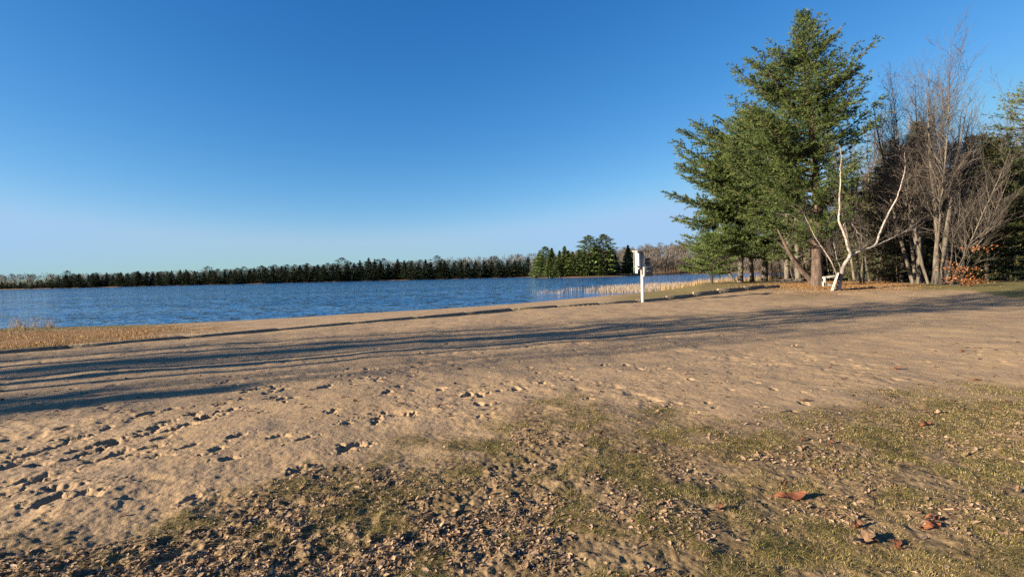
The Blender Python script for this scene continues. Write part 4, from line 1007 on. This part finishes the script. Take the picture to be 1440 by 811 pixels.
# ------------------------------------------------------------------ shore turf blades (left strip) and lawn
M_grass = leaf_mat("lawn_grass", [(0, (0.045, 0.05, 0.012)), (.25, (0.11, 0.115, 0.022)), (.45, (0.24, 0.19, 0.05)), (.7, (0.36, 0.265, 0.115)), (1, (0.46, 0.35, 0.18))], trans=.25)
tb = MB(); n = 26000; px = rng.uniform(-60, 560, n); py = rng.uniform(447, 498, n); pp = np.array([at_z(a, b, 0) for a, b in zip(px, py)])
_, L_, s_, _a = terrain(pp[:, 0], pp[:, 1], True); wgt = np.clip((330-px)/150, 0, 1)+.35*(np.abs(L_-1.2) < .7)
ok = (s_ > .12) & (L_ > .15) & (rng.random(n) < wgt) & (fbm(pp[:, 0], pp[:, 1], .8, 2, 79) > -.15); pp = pp[ok]; L_ = L_[ok]; n = len(pp)
M_rust = leaf_mat('rusty_turf', [(0, (0.07, 0.075, 0.02)), (.3, (0.13, 0.10, 0.03)), (.55, (0.20, 0.10, 0.04)), (1, (0.34, 0.21, 0.09))], trans=.2)
blades(tb, pp[:, 0], pp[:, 1], height(pp[:, 0], pp[:, 1])-.005, rng.uniform(.03, .10, n), np.full(n, .006), .9, np.clip(.08+.10*L_, 0, .8), .25)
tag(tb.build("bank_turf", [M_rust]), "short patchy turf between the lake and the timber edging", "grass", kind="stuff")

gl = MB(); n = 1050000; th = rng.uniform(R(-58), R(58), n); r_ = 2.35+7.5*rng.random(n)**1.25
x = r_*np.sin(th); y = r_*np.cos(th); m, px, py = lawn_mask(x, y, 1.3)
cl = fbm(x, y, .30, 3, 120); big = fbm(x, y, 1.1, 2, 121)
rightness = sm((px-820)/420)
den = m*np.clip(.14+.54*rightness+cl*(2.2-.8*rightness)+big*.7, 0.03, 1)
ok = rng.random(n) < den; x, y, r_, cl, big, rightness = (v[ok] for v in (x, y, r_, cl, big, rightness)); n = len(x); print("blades", n)
t0 = np.clip(np.where(rng.random(n) < .45, .74, .50-.7*cl-.3*big*rightness), .0, .95)
blades(gl, x, y, height(x, y)-.004, rng.uniform(.008, .024, n), .0007+.00026*r_, 4.0, t0, .22, dirf=14*fbm(x, y, .35, 2, 140))
n = 110000; th = rng.uniform(R(-58), R(58), n); r2 = 2.3+3.6*rng.random(n)**1.2; x = r2*np.sin(th); y = r2*np.cos(th); m, px, py = lawn_mask(x, y, 1.6)
cl = fbm(x, y, .30, 3, 120); ok = rng.random(n) < m*np.clip(.10+.22*sm((px-820)/420)+cl*1.6, .01, 1); x, y, r2, cl = x[ok], y[ok], r2[ok], cl[ok]; n = len(x)
blades(gl, x, y, height(x, y)-.004, rng.uniform(.014, .034, n), .0008+.0002*r2, 1.5, np.clip(.42-.6*cl, 0, .8), .26, dirf=14*fbm(x, y, .35, 2, 140))
tag(gl.build("lawn_grass", [M_grass]), "thin straw and olive grass growing through the sand in the foreground", "grass", kind="stuff")

# ------------------------------------------------------------------ leaf litter
def curled_leaf_mass(mb, x, y, z, size, t0, tv=.2, r_=rng):
    n = len(x); a = r_.uniform(0, 6.28, n); el = r_.normal(.05, .28, n); ax = np.stack([np.cos(a)*np.cos(el), np.sin(a)*np.cos(el), np.sin(el)], 1)*size[:, None]
    sd = unit(np.cross(ax, np.stack([r_.normal(0, .35, n), r_.normal(0, .35, n), np.ones(n)], 1)))*(size*r_.uniform(.3, .55, n))[:, None]
    up_ = np.zeros((n, 3)); up_[:, 2] = size*r_.uniform(.05, .35, n)
    C = np.stack([x, y, z+.4*size*np.abs(np.sin(el))+.003], 1)
    V = np.stack([C-ax*.9, C-ax*.2+sd+up_, C+ax*.55+sd*.7+up_*.6, C+ax, C+ax*.45-sd*.8+up_*.8, C-ax*.3-sd+up_*.5, C], 1).reshape(-1, 3); i = np.arange(n)*7
    Fa = np.vstack([np.stack([i+6, i+k, i+(k+1) % 6], 1) for k in range(6)])
    mb.add(V, Fa, np.repeat(np.clip(r_.normal(t0, tv, n), 0, 1), 7), 0)
M_needle = leaf_mat('orange_needles', [(0, (0.16, 0.075, 0.03)), (.5, (0.30, 0.165, 0.065)), (1, (0.42, 0.27, 0.13))], trans=.15)
ll = MB(); n = 470000; th = rng.uniform(R(-58), R(58), n); r_ = 2.35+8.5*rng.random(n)**1.2; x = r_*np.sin(th); y = r_*np.cos(th); m, px, py = lawn_mask(x, y, 3.2); m = m**1.6
cl = fbm(x, y, .45, 3, 130); leftness = sm((980-px)/350)
den = .8*m*np.clip(.06+.42*leftness+cl*1.2, .01, 1)+.003
den *= .62+.5*rng.random(n)
ok = rng.random(n) < den; x, y, leftness = x[ok], y[ok], leftness[ok]; n = len(x); print("litter", n)
curled_leaf_mass(ll, x, y, height(x, y), (.005+.015*rng.random(n)**1.3)*(1+.7*(rng.random(n) < .08)), .55-.05*leftness, .22)
# scattered over the open beach
n = 1500; px = rng.uniform(-40, 1480, n); py = 425+165*rng.random(n)**1.2; pp = np.array([at_z(a, b, 0) for a, b in zip(px, py)])
_, L_, s_, _a = terrain(pp[:, 0], pp[:, 1], True); pp = pp[s_ < -.2]; n = len(pp)
curled_leaf_mass(ll, pp[:, 0], pp[:, 1], height(pp[:, 0], pp[:, 1]), (.010+.035*rng.random(n)**2), .18, .2)
# under the pines
n = 18000; px = rng.normal(1165, 62, n); py = rng.normal(402.5, 3.2, n); pp = np.array([at_z(a, b, .25) for a, b in zip(px, py)]); 
_, L_, s_, _a = terrain(pp[:, 0], pp[:, 1], True); pp = pp[(L_ > 1)]; n = len(pp)
tag(ll.build("leaf_litter", [M_litter]), "small curled dead leaves littering the lawn and sand", "leaf litter", kind="stuff")
l2 = MB(); curled_leaf_mass(l2, pp[:, 0], pp[:, 1], height(pp[:, 0], pp[:, 1]), rng.uniform(.02, .055, n), .5, .28)
tag(l2.build("orange_litter", [M_needle]), "orange needles and leaves spread under the pines and birch", "leaf litter", kind="stuff")

# ------------------------------------------------------------------ single fallen oak leaves
def oak_leaf(L_, seed, curl=.35, fold=.3):
    r2 = np.random.default_rng(seed); nu = 26; u = np.linspace(0, 1, nu)
    w = np.interp(u, [0, .12, .22, .30, .40, .48, .60, .68, .80, .88, 1], [.02, .10, .22, .10, .32, .14, .38, .18, .28, .14, .03])*L_
    w = w*.62
    w1 = w*r2.uniform(.85, 1.1, nu); w2 = np.interp(u, [0, .15, .26, .34, .44, .53, .64, .73, .84, .9, 1], [.02, .10, .22, .10, .32, .14, .36, .18, .26, .12, .03])*L_*.62
    x = (u-.5)*L_; z = curl*L_*(u-.5)**2+.012*np.sin(u*9+seed)
    rows = []
    for k, f in ((-1, 1.0), (-.5, .5), (0, 0), (.5, .5), (1, 1.0)):
        ww = (w1 if k < 0 else w2)*abs(k); rows.append(np.stack([x+.06*ww, np.sign(k)*ww, z+fold*ww*abs(k)+.004*np.sin(u*31+k*4), ], 1))
    V = np.stack(rows, 1).reshape(-1, 3); Fa = []
    for i in range(nu-1):
        for j in range(4):
            a = i*5+j; Fa += [[a, a+1, a+6], [a, a+6, a+5]]
    mb = MB(); mb.add(V, Fa, np.clip(.5+.25*np.repeat(np.sin(u*7), 5)+r2.normal(0, .08, nu*5), 0, 1), 0)
    mb.tube([(-.5*L_, 0, z[0]), (-.62*L_, .01, z[0]+.01), (-.72*L_, .0, z[0]+.005)], [.0018, .0015, .002], 4, .2, 0)
    for i in range(0, 1): pass
    return mb
big_leaves = [(1110, 700, .22, -.22, "largest brown oak leaf, curled on the grass right of centre", .35), (1101, 682, .07, 1.2, "small upright orange leaf just behind the largest oak leaf", .9), (1213, 768, .17, .3, "crumpled light brown leaf low in the grass at the lower right", .6),
    (1222, 762, .11, 1.5, "curled leaf leaning on the crumpled light brown one", .6), (1308, 748, .14, .1, "long brown leaf lying before a small hollow at the lower right", .2), (1310, 735, .09, -.4, "dark leaf on the rim of the hollow at the lower right", .3),
    (1218, 703, .05, 1.3, "small upright tan leaf casting a long shadow on bare sand", .9), (846, 617, .07, 1.4, "bright tan leaf standing in the dark grass patch near centre", .9), (1012, 722, .08, .7, "brown leaf half hidden in grass left of the largest oak leaf", .5),
    (1262, 772, .10, 1.1, "dark reddish leaf at the lower right among green grass", .7), (1320, 578, .13, 0, "flat brown leaf in the grass at the right near the sand", .1), (1300, 596, .14, .2, "orange brown leaf in the grass at the far right", .2),
    (1372, 530, .12, .0, "dark brown leaf on the sand just above the grass at the right", .2), (1205, 745, .07, .4, "small curled brown leaf in green grass at the right", .6), (1430, 690, .07, 1.0, "reddish leaf at the right edge of the lawn", .7),
    (1128, 622, .06, .6, "small orange leaf on the upper lawn right of centre", .6), (1170, 625, .07, .2, "dark curled leaf on the upper lawn right of centre", .5), (1352, 495, .10, .3, "reddish leaf alone on open sand at the right", .3), (1116, 485, .16, .1, "dark leaf lying on open sand right of centre", .5), (1260, 517, .14, -.1, "long brown leaf on open sand above the right lawn", .2)]
for i, (a, b, L_, an, lab, curl) in enumerate(big_leaves):
    p = at_z(a, b, 0); z = float(height(p[0], p[1])[0]); mb = oak_leaf(L_, 200+i, curl, .25+.25*(i % 3)); o = mb.build("oak_leaf" if L_ > .09 else "dead_leaf", [M_oakleaf if i % 4 != 2 else M_litter], None, loc=(p[0], p[1], z+.012+L_*.06), smooth=True)
    tilt = {True: 1.0, False: .12}[curl > .8]
    o.rotation_euler = (.35 if L_ > .12 else tilt*.5, -tilt, an); tag(o, lab, "leaf")

# ------------------------------------------------------------------ trees outside the frame on the left, whose shadows cross the beach
def off_tree(px, py, back, meshes, sc, label, rz=0):
    p = at_z(px, py, 0); x = p[0]-back*math.sin(SHADOW_AZ); y = p[1]-back*math.cos(SHADOW_AZ)
    return place_tree("pine" if meshes is tall else "bare_tree", meshes, (x, y, gz(x, y)-.05), label, "tree", "trees standing left of the view", rz, sc)
tall = conifer("tall_pine", 16, lr_prof([0, 9, 12, 16], [.3, 2.2, 2.0, .3], [.3, 2.2, 2.0, .3]), 8.5, [M_bark, M_pine], whorl=.8, nb=5, rise=(.4, 0), twig=.3, step=.35, tuft=.25, ln=.22, w=.03, k=5, r0=.19, seed=90, gap=.3)
slim = bare_tree("slim_off", 13, 91, [M_gbark, M_twig], stems=1, spread=.20, r0=.13, nb=10, clear=.5, levels=2)
wide = bare_tree("wide_off", 15, 92, [M_gbark, M_twig], stems=2, spread=.30, r0=.16, nb=20, clear=.35, levels=3)
LAB = "tall tree standing left of the view, its long shadow crossing the beach"
for i, (y0, back, mm, sc) in enumerate([(510.5, 22, slim, .9), (522.5, 9, tall, 1.0), (532.5, 13, slim, 1.0), (536.5, 16, slim, 1.1), (540.5, 9, tall, .85), (549.5, 12, slim, .95), (517, 34, wide, 1.0), (527, 30, wide, 1.1), (545, 36, wide, 1.15), (505, 14, slim, 1.1), (515, 18, tall, 1.0), (528, 20, tall, 1.05), (544, 20, slim, 1.2), (520, 42, wide, 1.2), (536, 46, wide, 1.25), (556, 26, slim, 1.0)]):
    off_tree(0, y0, back, mm, sc, LAB, i)
# unseen stand-ins, shaped to cast two blunt shadows that end inside the frame
caster = conifer("shadow_caster", 4.0, lr_prof([0, .6, 2, 4.0], [.38, .40, .38, .30], [.38, .40, .38, .30]), .2, [M_dark, M_spruce], whorl=.2, nb=7, rise=(.4, 0), twig=.35, step=.14, tuft=.08, ln=.12, w=.02, k=6, r0=.05, seed=95, gap=0, bare=.05, minb=.1)
for (tx, ty, hh) in ((300, 545, 3.3), (97, 552.5, 3.0)):
    p = at_z(tx, ty, 0); back = hh*.93/math.tan(SUN_EL); x = p[0]-back*math.sin(SHADOW_AZ); y = p[1]-back*math.cos(SHADOW_AZ)
    place_tree("shadow_caster", caster, (x, y, gz(x, y)-.03), "unseen stand-in left of the view, added for its blunt shadow on the sand", "spruce tree", "added shadow casters left of the view", 0, hh/4.0)
print("done")
